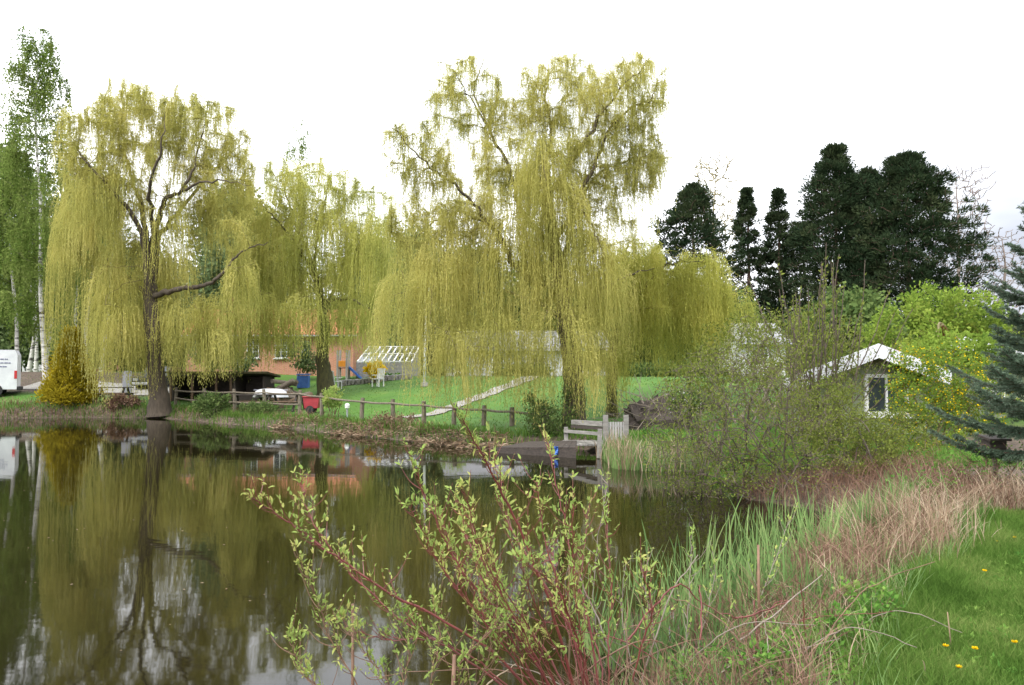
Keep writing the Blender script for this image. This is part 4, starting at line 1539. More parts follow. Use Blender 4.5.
def open_shed():
    Y = 40.0
    x0, x1, _, zt = rect_px(170, 233, 373, 395, Y)
    z0 = gz((x0 + x1) / 2, Y)
    root = thing('open_shed', [(x0 + x1) / 2, Y, z0], 'long dark open-fronted shed behind the shore fence right of the thick trunk', 'shed')
    D = 2.6
    b = Geo()
    b.box([(x0 + x1) / 2, Y + D, (z0 + zt) / 2 - .1], [x1 - x0, .1, zt - z0 - .1])
    for x in (x0 + .05, x1 - .05):
        b.box([x, Y + D / 2 + .05, (z0 + zt) / 2 - .1], [.08, D - .3, zt - z0 - .1])
    b.build('wall', M['dark_wood'], root)
    r = Geo()
    r.prism([[x0 - .25, Y - .35, zt], [x0 - .25, Y + D + .3, zt - .15], [x0 - .25, Y + D + .3, zt - .07], [x0 - .25, Y - .35, zt + .08]], [x1 - x0 + .4, 0, 0])
    r.build('roof', M['bark_moss'], root)
    for px in (171.5, 193, 217, 231.5):
        p = Geo()
        x = at(px, 375, Y)[0]
        p.box([x, Y - .05, (z0 + zt) / 2 - .05], [.11, .11, zt - z0 - .02])
        p.build('post', M['brown_wood'], root)
    Y = 38.6
    x0, x1, _, zt = rect_px(233, 264, 373.5, 395, Y)
    z0 = gz((x0 + x1) / 2, Y)
    root = thing('log_shelter', [(x0 + x1) / 2, Y, z0], 'dark boxy lean-to with a mossy slanting roof beside the pale upturned boat', 'shed')
    g = Geo()
    g.box([(x0 + x1) / 2, Y + 1.7, (z0 + zt) / 2 - .12], [x1 - x0, .08, zt - z0 - .1])
    g.box([x0 + .04, Y + .85, (z0 + zt) / 2 - .1], [.07, 1.6, zt - z0 - .1])
    g.box([x1 - .04, Y + .85, (z0 + zt) / 2 - .1], [.07, 1.6, zt - z0 - .1])
    g.box([(x0 + x1) / 2, Y + .02, z0 + .3], [x1 - x0, .06, .62])
    g.build('wall', M['dark_wood'], root)
    r = Geo()
    r.prism([[x0 - .2, Y - .3, zt], [x0 - .2, Y + 1.95, zt - .2], [x0 - .2, Y + 1.95, zt - .1], [x0 - .2, Y - .3, zt + .1]], [x1 - x0 + .45, 0, 0])
    r.build('roof', M['bark_moss'], root)


open_shed()

# path across the lawn
def lawn_path():
    pts = smooth_poly([on(405, 29.5)[:2].tolist() + [0], on(440, 31)[:2].tolist() + [0], on(480, 34)[:2].tolist() + [0], on(520, 38)[:2].tolist() + [0], on(556, 44)[:2].tolist() + [0], on(566, 49)[:2].tolist() + [0]], 8)
    T = np.gradient(pts, axis=0)
    T /= np.linalg.norm(T, axis=1)[:, None]
    N = np.stack([-T[:, 1], T[:, 0], T[:, 2]], -1)
    g = Geo()
    vs = []
    for w in (-.5, -.17, .17, .5):
        p = pts + N * w * (np.linspace(.7, 1.3, len(pts)) * (1 + .12 * rng.normal(size=len(pts))))[:, None]
        p[:, 2] = ground_z(p[:, 0], p[:, 1]) + .035
        vs.append(p)
    vs = np.stack(vs, 1)
    n = len(pts)
    i = (np.arange(n - 1)[:, None] * 4 + np.arange(3)[None]).ravel()
    g.add(vs.reshape(-1, 3), np.stack([i, i + 1, i + 5, i + 4], -1))
    o = g.build('path', M['path'])
    o['kind'] = 'structure'
    g = Geo()
    xs = np.linspace(-27.5, -15.5, 26)
    vs = []
    for y0 in (43.2, 44.3, 45.4, 46.5):
        y = y0 - (xs + 27) * .12
        vs.append(np.stack([xs, y, ground_z(xs, y) + .03], -1))
    vs = np.stack(vs, 1)
    i = (np.arange(25)[:, None] * 4 + np.arange(3)[None]).ravel()
    g.add(vs.reshape(-1, 3), np.stack([i, i + 1, i + 5, i + 4], -1))
    o = g.build('gravel_road', M['path'])
    o['kind'] = 'structure'


lawn_path()


# ------------------------------------------------------------------ fence, tables, van and garden things
def shore_fence():
    P = [(176, 38.2, 390), (205, 36.4, 391), (235, 35.2, 391.5), (265, 34.2, 392), (300, 32.6, 393), (322, 31.2, 396), (362, 29.2, 401), (393, 28, 402.5), (424, 27, 404.5), (454, 26.2, 407), (484, 25.6, 409), (512, 25, 411), (545, 24.6, 413)]
    root = thing('shore_fence', on(330, 31), 'low rustic post and rail fence along the far shore', 'fence')
    tops = []
    for px, Y, py in P:
        g = on(px, Y)
        t = at(px, py, Y)
        tops.append((g, t))
        q = Geo()
        lean = rng.normal(size=3) * V([.03, .03, 0])
        q.tube([g - V([0, 0, .1]), (g + t) / 2, t + V([0, 0, .12]) + lean], [.085, .08, .075], 8, cap=True)
        q.build('post', M['fence_wood'], root, smooth=False)
    for k in range(len(P) - 1):
        for f in ((.97, .5) if P[k][0] < 290 else (.97,)):
            a = tops[k][0] * (1 - f) + tops[k][1] * f
            b = tops[k + 1][0] * (1 - f) + tops[k + 1][1] * f
            q = Geo()
            m = (a + b) / 2 - V([0, 0, .03])
            q.tube(smooth_poly([a + V([0, -.10, 0]), m + V([0, -.10, 0]), b + V([0, -.10, 0])], 4), .04, 6, cap=True)
            q.build('rail', M['fence_wood'], root)


shore_fence()


def copy_thing(root, loc, rz, label):
    r = root.copy()
    COL.objects.link(r)
    r.location = loc
    r.rotation_euler = (0, 0, rz)
    r['label'] = label
    for ch in list(root.children):
        c = ch.copy()
        COL.objects.link(c)
        c.parent = r
        for gch in list(ch.children):
            d = gch.copy()
            COL.objects.link(d)
            d.parent = c
    return r


def picnic_tables():
    root = thing('picnic_table', (0, 0, 0), 'x', 'picnic table', 'picnic tables on the far shore')
    g = Geo()
    for k in range(5):
        g.box([0, -.3 + .15 * k, .74], [1.8, .14, .04], bev=.006)
    g.build('table_top', M['dark_wood'], root)
    for sy in (-1, 1):
        b = Geo()
        for k in (0, 1):
            b.box([0, sy * (.62 + .14 * k), .44], [1.8, .13, .04], bev=.006)
        b.build('bench', M['brown_wood'], root)
    for sx in (-.65, .65):
        l = Geo()
        for sy in (-1, 1):
            l.beam([sx, sy * .62, 0], [sx, sy * .2, .72], .08)
        l.box([sx + .06, 0, .40], [.04, 1.5, .09])
        l.build('leg_frame', M['dark_wood'], root)
    spots = [(113, 39.6, .05, 'dark picnic table in front of the grey panel left of the thick trunk'), (252, 36.2, .2, 'dark picnic table in front of the mossy lean-to'),
             (286, 35.2, -.2, 'dark picnic table between the pale boat and the red cart')]
    for i, (px, Y, rz, lab) in enumerate(spots):
        p = on(px, Y)
        if i == 0:
            root.location = p
            root.rotation_euler = (0, 0, rz)
            root['label'] = lab
        else:
            copy_thing(root, p, rz, lab)


picnic_tables()


def white_van():
    Y = 41.0
    xr = at(17, 375, Y)[0]
    z = gz(xr - .7, Y)
    root = thing('parked_van', [xr, Y, z], 'white panel van with dark lettering on its side parked at the left picture edge', 'van')
    top = at(10, 350, Y)[2]
    L = 4.9
    H = top - z
    b = Geo()
    prof = [(0, .38), (0, H * .9), (-.12, H), (-3.4, H), (-4.15, H * .58), (-4.85, H * .47), (-4.9, .38)]
    b.prism([[xr + x, Y, z + h] for x, h in prof], [0, 1.85, 0])
    b.build('body', M['soft_white'], root)
    s = Geo()
    s.prism([[xr + x, Y - .012, z + h] for x, h in ((-2.9, H * .62), (-2.9, H * .9), (-3.4, H * .9), (-3.95, H * .62))], [0, .01, 0])
    s.build('side_window', M['dark_glass'], root)
    tl = Geo()
    tl.box([xr - .06, Y - .012, z + H * .47], [.13, .03, .42], bev=.008)
    tl.build('tail_light', M['lamp_red'], root)
    bm = Geo()
    bm.box([xr + .06, Y + .92, z + .42], [.14, 1.8, .2], bev=.03)
    bm.build('bumper', M['black'], root)
    sk = Geo()
    sk.box([xr - 2.3, Y - .02, z + .36], [3.0, .05, .16], bev=.01)
    sk.build('side_skirt', M['black'], root)
    for k, (hh, w) in enumerate(((.80, 1.0), (.72, 1.15), (.64, 1.0))):
        lt = Geo()
        x = xr - 1.45
        while x < xr - 1.45 + w:
            ww = .05 + .05 * rng.random()
            lt.box([x, Y - .008, z + H * hh], [ww, .006, .06])
            x += ww + .018
        lt.build('lettering', M['letter'], root)
    for dx in (-.95, -4.0):
        for yy in (Y + .08, Y + 1.75):
            w = Geo()
            a = np.linspace(0, 2 * math.pi, 25)[:-1]
            ring = [[xr + dx + .33 * math.cos(t), yy - .1, z + .33 + .33 * math.sin(t)] for t in a]
            w.prism(ring, [0, .2, 0])
            wo = w.build('wheel', M['black'], root)
            h = Geo()
            h.prism([[xr + dx + .19 * math.cos(t), yy - .115, z + .33 + .19 * math.sin(t)] for t in a], [0, .012, 0])
            ho = h.build('rim', M['metal'], root)
            ho.parent = wo
    root.rotation_euler = (0, 0, .47)


white_van()


def dark_car():
    Y = 44.0
    c = on(146, Y)
    root = thing('parked_car', c, 'dark parked car half hidden behind the thick willow trunk', 'car')
    b = Geo()
    x0 = c[0] - .8
    prof = [(0, .25), (0, .72), (.9, .84), (3.6, .86), (4.0, .7), (4.0, .25)]
    b.prism([[x0, Y + y, c[2] + h] for y, h in prof], [1.65, 0, 0])
    b.build('body', M['black'], root)
    cb = Geo()
    cb.prism([[x0 + .12, Y + y, c[2] + h] for y, h in ((.95, .845), (1.55, 1.36), (3.0, 1.38), (3.6, .865))], [1.41, 0, 0])
    cb.build('cabin', M['dark_glass'], root)
    for s in (.22, 1.43):
        h = Geo()
        h.box([x0 + s, Y - .01, c[2] + .6], [.3, .05, .14], bev=.02)
        h.build('headlight', M['metal'], root)
    p = Geo()
    p.box([x0 + .825, Y - .02, c[2] + .38], [1.6, .06, .14], bev=.02)
    p.build('bumper', M['metal'], root)
    a = np.linspace(0, 2 * math.pi, 21)[:-1]
    for xx in (x0 - .01, x0 + 1.46):
        for yy in (.75, 3.2):
            w = Geo()
            w.prism([[xx, Y + yy + .29 * math.cos(t), c[2] + .29 + .29 * math.sin(t)] for t in a], [.2, 0, 0])
            w.build('wheel', M['black'], root)


dark_car()


def small_garden_things():
    # grey upright panel
    x0, x1, _, zt = rect_px(122.5, 132, 371, 390, 41.5)
    z0 = gz((x0 + x1) / 2, 41.5)
    r = thing('notice_board', [(x0 + x1) / 2, 41.5, z0], 'plain grey upright board between the picnic table and the thick trunk', 'notice board')
    Geo().box([(x0 + x1) / 2, 41.5, (z0 + zt) / 2 + .12], [x1 - x0, .05, zt - z0 - .25], bev=.01).build('panel', M['grey_panel'], r)
    for x in (x0 + .06, x1 - .06):
        Geo().box([x, 41.56, z0 + (zt - z0) / 2], [.06, .06, zt - z0 + .05]).build('leg', M['fence_wood'], r)
    # pale upturned boat
    Y = 36.9
    c = on(271, Y)
    r = thing('upturned_boat', c, 'pale upturned boat lying in front of the log heap', 'boat')
    for dx in (-.45, .45):
        Geo().box([c[0] + dx, Y, c[2] + .28], [.1, .8, .56]).build('trestle', M['brown_wood'], r)
    n, k = 13, 9
    vs = np.zeros((n, k, 3))
    for i, t in enumerate(np.linspace(-1, 1, n)):
        w = .42 * (1 - abs(t) ** 2.4) ** .7 + .01
        h = .40 * (1 - abs(t) ** 4) ** .5
        for j, a in enumerate(np.linspace(0, math.pi, k)):
            vs[i, j] = [c[0] + t * .85, Y + w * math.cos(a), c[2] + .56 + h * math.sin(a) ** .8]
    i = (np.arange(n - 1)[:, None] * k + np.arange(k - 1)[None]).ravel()
    g = Geo()
    g.add(vs.reshape(-1, 3), np.stack([i, i + 1, i + k + 1, i + k], -1))
    g.build('hull', M['soft_white'], r, smooth=True)
    Geo().beam([c[0] - .8, Y, c[2] + .9], [c[0] + .8, Y, c[2] + .9], .04).build('keel', M['grey_panel'], r)
    # log heap: every log its own
    log0 = None
    for q in range(26):
        px = rng.uniform(268, 303)
        Y = rng.uniform(38.2, 40)
        p = on(px, Y) + V([0, 0, .12 + .9 * rng.random() * max(.1, 1 - abs(px - 284) / 20)])
        g = Geo()
        L = rng.uniform(.7, 1.5)
        if q % 3 == 0 or log0 is None:
            g.tube([[-L / 2, 0, 0], [0, .02, .01], [L / 2, 0, 0]], [.11, .105, .10], 9, cap=True)
            log0 = g.build('log', M[('grey_stem', 'brown_wood', 'fence_wood')[(q // 3) % 3]])
            o = log0
        else:
            o = log0.copy()
            COL.objects.link(o)
        o.location = p
        o.rotation_euler = (rng.random() * 3, rng.uniform(-.5, .35), rng.uniform(-.9, .9))
        tag(o, 'rough cut log in the loose heap between the lean-to and the red cart', 'log', 'logs in the loose heap')
    # red cart
    Y = 33.6
    c = on(313, Y)
    r = thing('garden_cart', c, 'dark red garden cart beside the mossy leaning trunk', 'cart')
    g = Geo()
    g.prism([[c[0] - .30, Y - .25, c[2] + .22], [c[0] + .26, Y - .25, c[2] + .22], [c[0] + .34, Y - .25, c[2] + .68], [c[0] - .36, Y - .25, c[2] + .68]], [0, .5, 0])
    g.build('tub', M['red'], r)
    Geo().box([c[0], Y, c[2] + .70], [.78, .58, .05], bev=.015).build('rim', M['red'], r)
    a = np.linspace(0, 2 * math.pi, 21)[:-1]
    for yy in (-.33, .27):
        Geo().prism([[c[0] + .16 * math.cos(t) - .05, Y + yy, c[2] + .17 + .16 * math.sin(t)] for t in a], [0, .06, 0]).build('wheel', M['black'], r)
    Geo().tube([[c[0] + .3, Y, c[2] + .5], [c[0] + .55, Y, c[2] + .45], [c[0] + .75, Y, c[2] + .12]], .02, 6).build('handle', M['black'], r)
    # blue covered crate
    x0, x1, z0, z1 = rect_px(298, 309, 374.5, 381, 45)
    z0 = gz(x0, 45)
    r = thing('blue_chest', [(x0 + x1) / 2, 45, z0], 'blue garden chest on the grass behind the red cart', 'chest')
    Geo().box([(x0 + x1) / 2, 45, (z0 + z1) / 2 - .03], [x1 - x0, .5, z1 - z0 - .06], bev=.02).build('box', M['blue'], r)
    Geo().box([(x0 + x1) / 2, 45, z1], [x1 - x0 + .06, .56, .07], bev=.02).build('lid', M['blue'], r)
    # white garden chairs
    r = thing('garden_chair', (0, 0, 0), 'x', 'garden chair', 'white garden chairs on the far lawn')
    Geo().box([0, 0, .42], [.5, .48, .04], bev=.01).build('seat', M['white_paint'], r)
    g = Geo()
    for k in range(6):
        g.box([-.21 + .084 * k, .25, .70], [.06, .03, .5], rx=-.18)
    g.box([0, .29, .95], [.52, .04, .09], rx=-.18)
    g.build('backrest', M['white_paint'], r)
    for sx in (-.22, .22):
        for sy in (-.2, .2):
            Geo().box([sx, sy, .2], [.045, .045, .40]).build('leg', M['white_paint'], r)
        Geo().box([sx * 1.08, 0, .63], [.05, .46, .03]).build('armrest', M['white_paint'], r)
    p = on(336.5, 43)
    r.location = p
    r.rotation_euler = (0, 0, 2.2)
    r['label'] = 'white garden chair just right of the mossy leaning trunk'
    copy_thing(r, on(378, 42), -.5, 'white garden chair in front of the round yellow bush')
    copy_thing(r, on(240, 49.5), .9, 'white garden chair in front of the paned window of the brick house')
    # low stone border
    A, B = on(338, 44.6), on(412, 44.6)
    r = thing('border_wall', (A + B) / 2, 'low dark stone border along the top of the far lawn', 'border wall')
    g = Geo()
    n = 22
    for k in range(n):
        t = (k + .5) / n
        q = A + (B - A) * t
        q[2] = gz(q[0], q[1])
        g.box(q + V([0, rng.normal() * .04, .13]), [np.linalg.norm(B - A) / n * .96, .38, .3 + .08 * rng.random()], rz=rng.normal() * .05, bev=.04)
    g.build('stones', M['stone'], r)
    # flowers behind the border
    shrub('flower_bed_shrub', 'low flower clump with white blooms on the stone border right of the round yellow bush', 'flowers', 398, 45.4,
          [(397, 378, 16, 3, 0, .4, 40)], 'weed_leaf', (.12, .07), 900, 'twig_olive', 8, .8, .01, extra=('white_flower', 60, .12), blob=.08)
    # flagpole
    c = on(424.5, 40)
    t = at(425.5, 300, 40)
    r = thing('flagpole', c, 'tall thin white flagpole on the far lawn', 'flagpole')
    Geo().tube([c, (c + t) / 2, t], [.075, .065, .04], 10, cap=True).build('pole', M['white_paint'], r, smooth=True)
    Geo().lathe(t, [(.0, .13), (.05, .11), (.07, .06), (.05, .01), (.0, -.01)], 10).build('finial', M['white_paint'], r, smooth=True)
    Geo().box(c + V([0, 0, .08]), [.36, .36, .22], bev=.03).build('foot', M['stone'], r)
    # play frame with slide
    Y = 47
    c = on(345, Y)
    r = thing('play_tower', c, 'little wooden play frame with a blue slide and an orange panel', 'play tower')
    H = at(345, 350, Y)[2] - c[2]
    for dx in (-.45, .1):
        for dy in (0, .7):
            Geo().box(c + V([dx, dy, H / 2]), [.11, .11, H]).build('post', M['twig_tan'] if False else M['pale_wood'], r)
    Geo().box(c + V([-.175, .35, .75]), [.66, .8, .05]).build('platform', M['brown_wood'], r)
    Geo().box(c + V([-.175, -.08, 1.0]), [.42, .04, .36], bev=.01).build('panel', M['orange'], r)
    g = Geo()
    g.prism([c + V([.16, .15, .72]), c + V([.9, .15, .08]), c + V([.98, .15, .12]), c + V([.2, .15, .84])], [0, .45, 0])
    g.build('slide', M['blue'], r)
    # garden lamp post
    c = on(347.5, 30.8)
    r = thing('garden_lamp', c, 'short white garden lamp just behind the rail fence', 'lamp')
    Geo().tube([c, c + V([0, 0, .36])], .035, 8, cap=True).build('post', M['grey_panel'], r)
    Geo().lathe(c + V([0, 0, .36]), [(.0, 0), (.09, .02), (.1, .14), (.06, .2), (0, .22)], 10).build('lamp_shade', M['white_paint'], r)


small_garden_things()


def jetty_and_gate():
    # low dark landing stage
    Y = 19.6
    a, b, c, d = at(497, 455, 20.2), at(576, 460, 18.9), at(577, 443, 19.9), at(530, 447, 20.6)
    top = .22
    r = thing('landing_stage', [(a[0] + b[0]) / 2, 19.8, 0], 'low black wooden landing stage tapering out over the water', 'landing stage')
    pts = V([[a[0], a[1], top - .12], [b[0], b[1], top], [c[0], c[1], top + .08], [d[0], d[1], top]])
    g = Geo()
    n = 12
    for k in range(n):
        t0, t1 = k / n, (k + .93) / n
        f0, f1 = pts[0] + (pts[1] - pts[0]) * t0, pts[0] + (pts[1] - pts[0]) * t1
        b0, b1 = pts[3] + (pts[2] - pts[3]) * t0, pts[3] + (pts[2] - pts[3]) * t1
        g.prism([f0, f1, b1, b0], [0, 0, .04])
    g.build('deck', M['dark_wood'], r)
    g = Geo()
    g.prism([pts[0] + V([0, -.03, -.01]), pts[1] + V([0, -.03, -.01]), pts[1] + V([0, -.03, -.3]), pts[0] + V([0, -.03, -.14])], [0, .08, 0])
    g.build('side_board', M['dark_wood'], r)
    for t in (.25, .55, .9):
        p = pts[0] + (pts[1] - pts[0]) * t
        Geo().tube([p + V([0, .12, -.9]), p + V([0, .12, -.01])], .06, 8).build('pile', M['dark_wood'], r)
    # blue rag
    g = Geo()
    p = pts[0] + (pts[1] - pts[0]) * .76 + V([0, -.035, .05])
    m = 6
    vs = [[p[0] + .09 * (j / 4 - .5) * (1 + .1 * math.sin(i)), p[1] - .03 - .03 * math.sin(i * 1.3 + j), p[2] + .02 - .04 * i] for i in range(m) for j in range(5)]
    i = (np.arange(m - 1)[:, None] * 5 + np.arange(4)[None]).ravel()
    g.add(vs, np.stack([i, i + 1, i + 6, i + 5], -1))
    o = g.build('cloth_rag', M['blue'])
    md = o.modifiers.new('thick', 'SOLIDIFY')
    md.thickness = .012
    tag(o, 'blue cloth hanging over the edge of the black landing stage', 'cloth')
    # grey railing with picket gate
    Y = 19.9
    r = thing('railing', on(597, Y), 'weathered grey wooden railing with a small picket gate above the landing stage', 'railing')

    def bar(p, q, w, nm, y=Y, y2=None, m='old_wood'):
        g = Geo()
        g.beam(at(*p, y), at(*q, y2 or y), w)
        g.build(nm, M[m], r)
    bar((566, 427), (566, 447), .10, 'post', 20.4)
    bar((600, 429), (599, 458), .10, 'post', 18.8)
    bar((605.5, 415), (605.5, 448), .12, 'post', 19.8)
    bar((626, 415), (626, 448), .12, 'post', 19.8)
    bar((573, 422), (604, 424), .12, 'rail', 21.2, 19.9)
    bar((565, 431), (601, 434), .075, 'rail', 20.35, 18.75)
    bar((572, 426.5), (604, 428.5), .08, 'rail', 21.1, 19.9, 'dark_wood')
    gt = Geo()
    for k in range(7):
        px = 608 + 2.6 * k
        gt.box((at(px, 422, 19.78) + at(px, 443, 19.78)) / 2, [.05, .025, 21 * 19.8 / F_PX])
    for py in (426, 439):
        gt.box((at(606, py, 19.82) + at(626, py, 19.82)) / 2, [20 * 19.8 / F_PX, .04, .06])
    gt.build('picket_gate', M['pale_wood'], r)
    dk = Geo()
    q = at(586, 446, 20)
    for k in range(10):
        dk.box([q[0] - .5 + k * .11, 20.1, .26 + .004 * (k % 2)], [.10, 1.3, .04])
    dk.build('deck', M['old_wood'], r)
    # brush heap
    c = on(658, 23.4)
    r = thing('brush_heap', c, 'dark heap of cut brushwood under the yellow-green willow', 'brush heap')
    g = Geo()
    n, k = 9, 18
    vs = []
    for i in range(n):
        a = i / (n - 1) * math.pi / 2
        for j in range(k):
            b = j / k * 2 * math.pi
            rr = math.cos(a) * (1 + .18 * math.sin(b * 3) + .1 * rng.normal())
            vs.append(c + V([rr * 1.05 * math.cos(b), rr * .8 * math.sin(b), math.sin(a) * .95 * (1 + .1 * rng.normal()) - .05]))
    i, j = np.arange(n - 1)[:, None] * k, np.arange(k)[None]
    g.add(vs, np.stack([i + j, i + (j + 1) % k, i + k + (j + 1) % k, i + k + j], -1).reshape(-1, 4))
    g.build('mound', M['dark_wood'], r)
    g = Geo()
    g.tube([c, c + V([0, 0, 1.])], .05, 5)
    for q in range(190):
        b = rng.random() * 6.283
        p = c + V([math.cos(b) * rng.random() * 1.2, math.sin(b) * .9 * rng.random(), .1 + .8 * rng.random()])
        d = rng.normal(size=3) * V([.6, .4, .35])
        g.tube(smooth_poly([p, p + d * .5 + rng.normal(size=3) * .08, p + d], 3), [.014] + [.010] * 5 + [.004], 4)
    g.build('foliage', M['grey_stem'], r)
    # nest box on a post by the spruce
    Y = 10.9
    c = on(994, Y)
    t = at(994, 446, Y)
    r = thing('nest_box', c, 'brown wooden box on a short pale post under the blue spruce', 'box')
    Geo().tube([c, V([t[0], Y, t[2] - .1])], .032, 8, cap=True).build('post', M['fence_wood'], r)
    Geo().box(t, [.24, .2, .18], bev=.01).build('box', M['dark_wood'], r)
    g = Geo()
    g.box(t + V([0, -.02, .115]), [.3, .28, .03], rx=.15)
    g.build('roof', M['dark_wood'], r)


jetty_and_gate()


# ------------------------------------------------------------------ grasses, reeds and litter
def blades(g, P, h, w, lean, n=4, droop=.0):
    m = len(P)
    t = np.linspace(0, 1, n)[None, :, None]
    th = rng.random(m) * 6.283
    ln = V([np.cos(th), np.sin(th), np.zeros(m)]).T * (np.broadcast_to(lean, (m,)) * rng.random(m))[:, None]
    h = np.broadcast_to(h, (m,))[:, None, None]
    Q = P[:, None] + V([0, 0, 1.]) * h * (t - droop * t ** 3) + ln[:, None] * h * t ** 2
    W = np.broadcast_to(w, (m,))[:, None] * np.clip(1.15 - np.linspace(0, 1, n)[None] ** 2.2, .12, 1)
    g.ribbons(Q, W)


def stuff(g, name, mat, label, cat):
    o = g.build(name, M[mat])
    o['kind'] = 'stuff'
    o['label'] = label
    o['category'] = cat
    return o


def scatter(n, x0, x1, y0, y1, keep):
    x, y = rng.uniform(x0, x1, n), rng.uniform(y0, y1, n)
    k = keep(x, y) > rng.random(n)
    x, y = x[k], y[k]
    return np.stack([x, y, ground_z(x, y)], -1)


def grasses():
    inview = lambda x, y: (np.abs(x) < y * .70 + .25)
    # near lawn
    P = scatter(520000, 1.2, 8.5, 3.2, 10.2, lambda x, y: inview(x, y) * sstep(-.35, .2, lawn_side(x, y)) * np.clip(1.25 - (y - 3) * .06, .4, 1))
    g = Geo()
    tall = .5 + .5 * np.clip(wob(P[:, 0], P[:, 1], 1.7), -1, 1)
    edge = 1 - sstep(.0, .7, lawn_side(P[:, 0], P[:, 1]))
    far_w = 1 + .12 * np.clip(P[:, 1] - 4, 0, 6)
    blades(g, P, (.035 + .05 * tall + .09 * edge * rng.random(len(P))) * (.6 + .7 * rng.random(len(P))), .0042 * far_w, .9, 3)
    stuff(g, 'lawn_grass', 'lawn_blade', 'short bright green lawn grass on the right', 'grass')
    # broad leaved weeds in the lawn and on the bank
    P = scatter(26000, .9, 8, 3.4, 9.8, lambda x, y: inview(x, y) * np.where(lawn_side(x, y) > 0, .10 + .5 * (wob(x, y, .9) > .25) * (y > 5.5), .75 * sstep(-1.1, -.2, lawn_side(x, y)) * (wob(x, y, 2.) > -.5)))
    g = Geo()
    for q in range(7):
        D = rng.normal(size=(len(P), 3)) * V([1, 1, .35]) + V([0, 0, .6])
        g.leaves(P + V([0, 0, .02]) + rng.normal(size=P.shape) * V([.02, .02, .005]), D, .042 * (.4 + rng.random(len(P))), .019, None)
    stuff(g, 'weeds', 'weed_leaf', 'low broad leaved weeds between the lawn and the dead grass', 'weeds')
    # far lawn and bank grass
    far = lambda x, y: inview(x, y) * (pond_sd(x, y) > .1)
    P = scatter(240000, -36, 8, 17, 48, lambda x, y: far(x, y) * np.clip(.12 + 1.0 * np.exp(-((pond_sd(x, y) - .8) / 1.1) ** 2), 0, 1) * (.68 + .32 * np.clip(wob(x, y, .8), -1, 1)) * ((x < .2) | (x > 2.2) | (y > 21)))
    g = Geo()
    near = np.exp(-(pond_sd(P[:, 0], P[:, 1]) - .8) ** 2)
    blades(g, P, (.06 + .30 * near * rng.random(len(P))), .022, .6, 3)
    stuff(g, 'bank_grass', 'lawn_blade', 'tufted green grass along the far bank', 'grass')
    P = scatter(46000, -36, 8, 17, 44, lambda x, y: far(x, y) * (pond_sd(x, y) < 2.6) * (.06 + .7 * (wob(x, y, .55) > .35) + .9 * (x < -18)))
    g = Geo()
    blades(g, P, .18 + .3 * rng.random(len(P)), .02, .9, 4, .2)
    stuff(g, 'dead_bank_grass', 'dead_brown', 'brown dead grass tufts along the far bank', 'grass')
    # flattened reed litter on the far bank
    P = scatter(30000, -9, 0, 21, 31, lambda x, y: (np.abs(pond_sd(x, y) - .35) < .75) * .9 * (wob(x, y, .7) > -.4))
    P[:, 2] = np.maximum(P[:, 2], .0) + .02 + .12 * rng.random(len(P))
    g = Geo()
    D = rng.normal(size=(len(P), 3)) * V([1, 1, .22])
    g.leaves(P, D, .16 * (.5 + rng.random(len(P))), .03)
    stuff(g, 'reed_litter', 'litter', 'pale flattened reed litter at the far water edge', 'litter')
    # bank turf right of the landing stage and under the thicket
    P = scatter(60000, 2.2, 9, 13.5, 22, lambda x, y: inview(x, y) * (pond_sd(x, y) > .1) * (.25 + .6 * (wob(x, y, 1.1) > 0)))
    g = Geo()
    blades(g, P, .05 + .17 * rng.random(len(P)), .012, .8, 3)
    stuff(g, 'rough_grass', 'weed_leaf', 'rough green grass on the bank around the waterside shrubs', 'grass')
    # reeds: near bed
    band = lambda x, y: np.exp(-((pond_sd(x, y) - .1) / .75) ** 2)
    P = scatter(44000, .5, 6, 5.2, 11.2, lambda x, y: inview(x, y) * (lawn_side(x, y) < -.45) * band(x, y) * (.06 + .94 * (wob(x, y, 2.6) > .1)) * .36 * np.clip(1.9 - .12 * y, .4, 1))
    P[:, 2] = np.maximum(P[:, 2], -.1)
    g = Geo()
    m = len(P)
    blades(g, P, .18 + .46 * rng.random(m) ** 1.3, .016 * (.6 + .7 * rng.random(m)), .38, 5)
    stuff(g, 'reeds', 'reed_blade', 'upright blue-green reed blades along the near water edge', 'reeds')
    # reeds by the landing stage
    P = scatter(9000, 2.15, 5, 16.2, 19.4, lambda x, y: inview(x, y) * (np.abs(pond_sd(x, y) + .1) < .6) * .6)
    P[:, 2] = np.maximum(P[:, 2], -.05)
    g = Geo()
    blades(g, P, .15 + .36 * rng.random(len(P)), .014, .3, 4)
    stuff(g, 'young_reeds', 'reed_blade', 'short young reeds at the water right of the landing stage', 'reeds')
    g = Geo()
    k = rng.random(len(P)) < .22
    blades(g, P[k] + rng.normal(size=(k.sum(), 3)) * V([.1, .1, 0]), .25 + .5 * rng.random(k.sum()), .016, .5, 4)
    stuff(g, 'dead_reeds', 'dead_blade', 'straw coloured dead reeds among the young reeds', 'reeds')
    # dead grass belt between reeds and lawn
    P = scatter(90000, .6, 6.5, 3.9, 10.4, lambda x, y: inview(x, y) * (pond_sd(x, y) > -.1) * np.exp(-((lawn_side(x, y) + .68) / .42) ** 2) * np.clip(.15 + .12 * (y - 4), .15, .7) * (.06 + .5 * (wob(x, y, 2.3) > -.05)))
    m = len(P)
    g = Geo()
    hh = (.16 + .40 * rng.random(m)) * np.clip(.55 + .1 * (P[:, 1] - 4), .5, 1.25)
    blades(g, P, hh, .0055 * (.7 + .8 * rng.random(m)), .75, 5, .22)
    stuff(g, 'dead_grass', 'dead_blade', 'pinkish straw dead grass belt between reeds and lawn', 'grass')
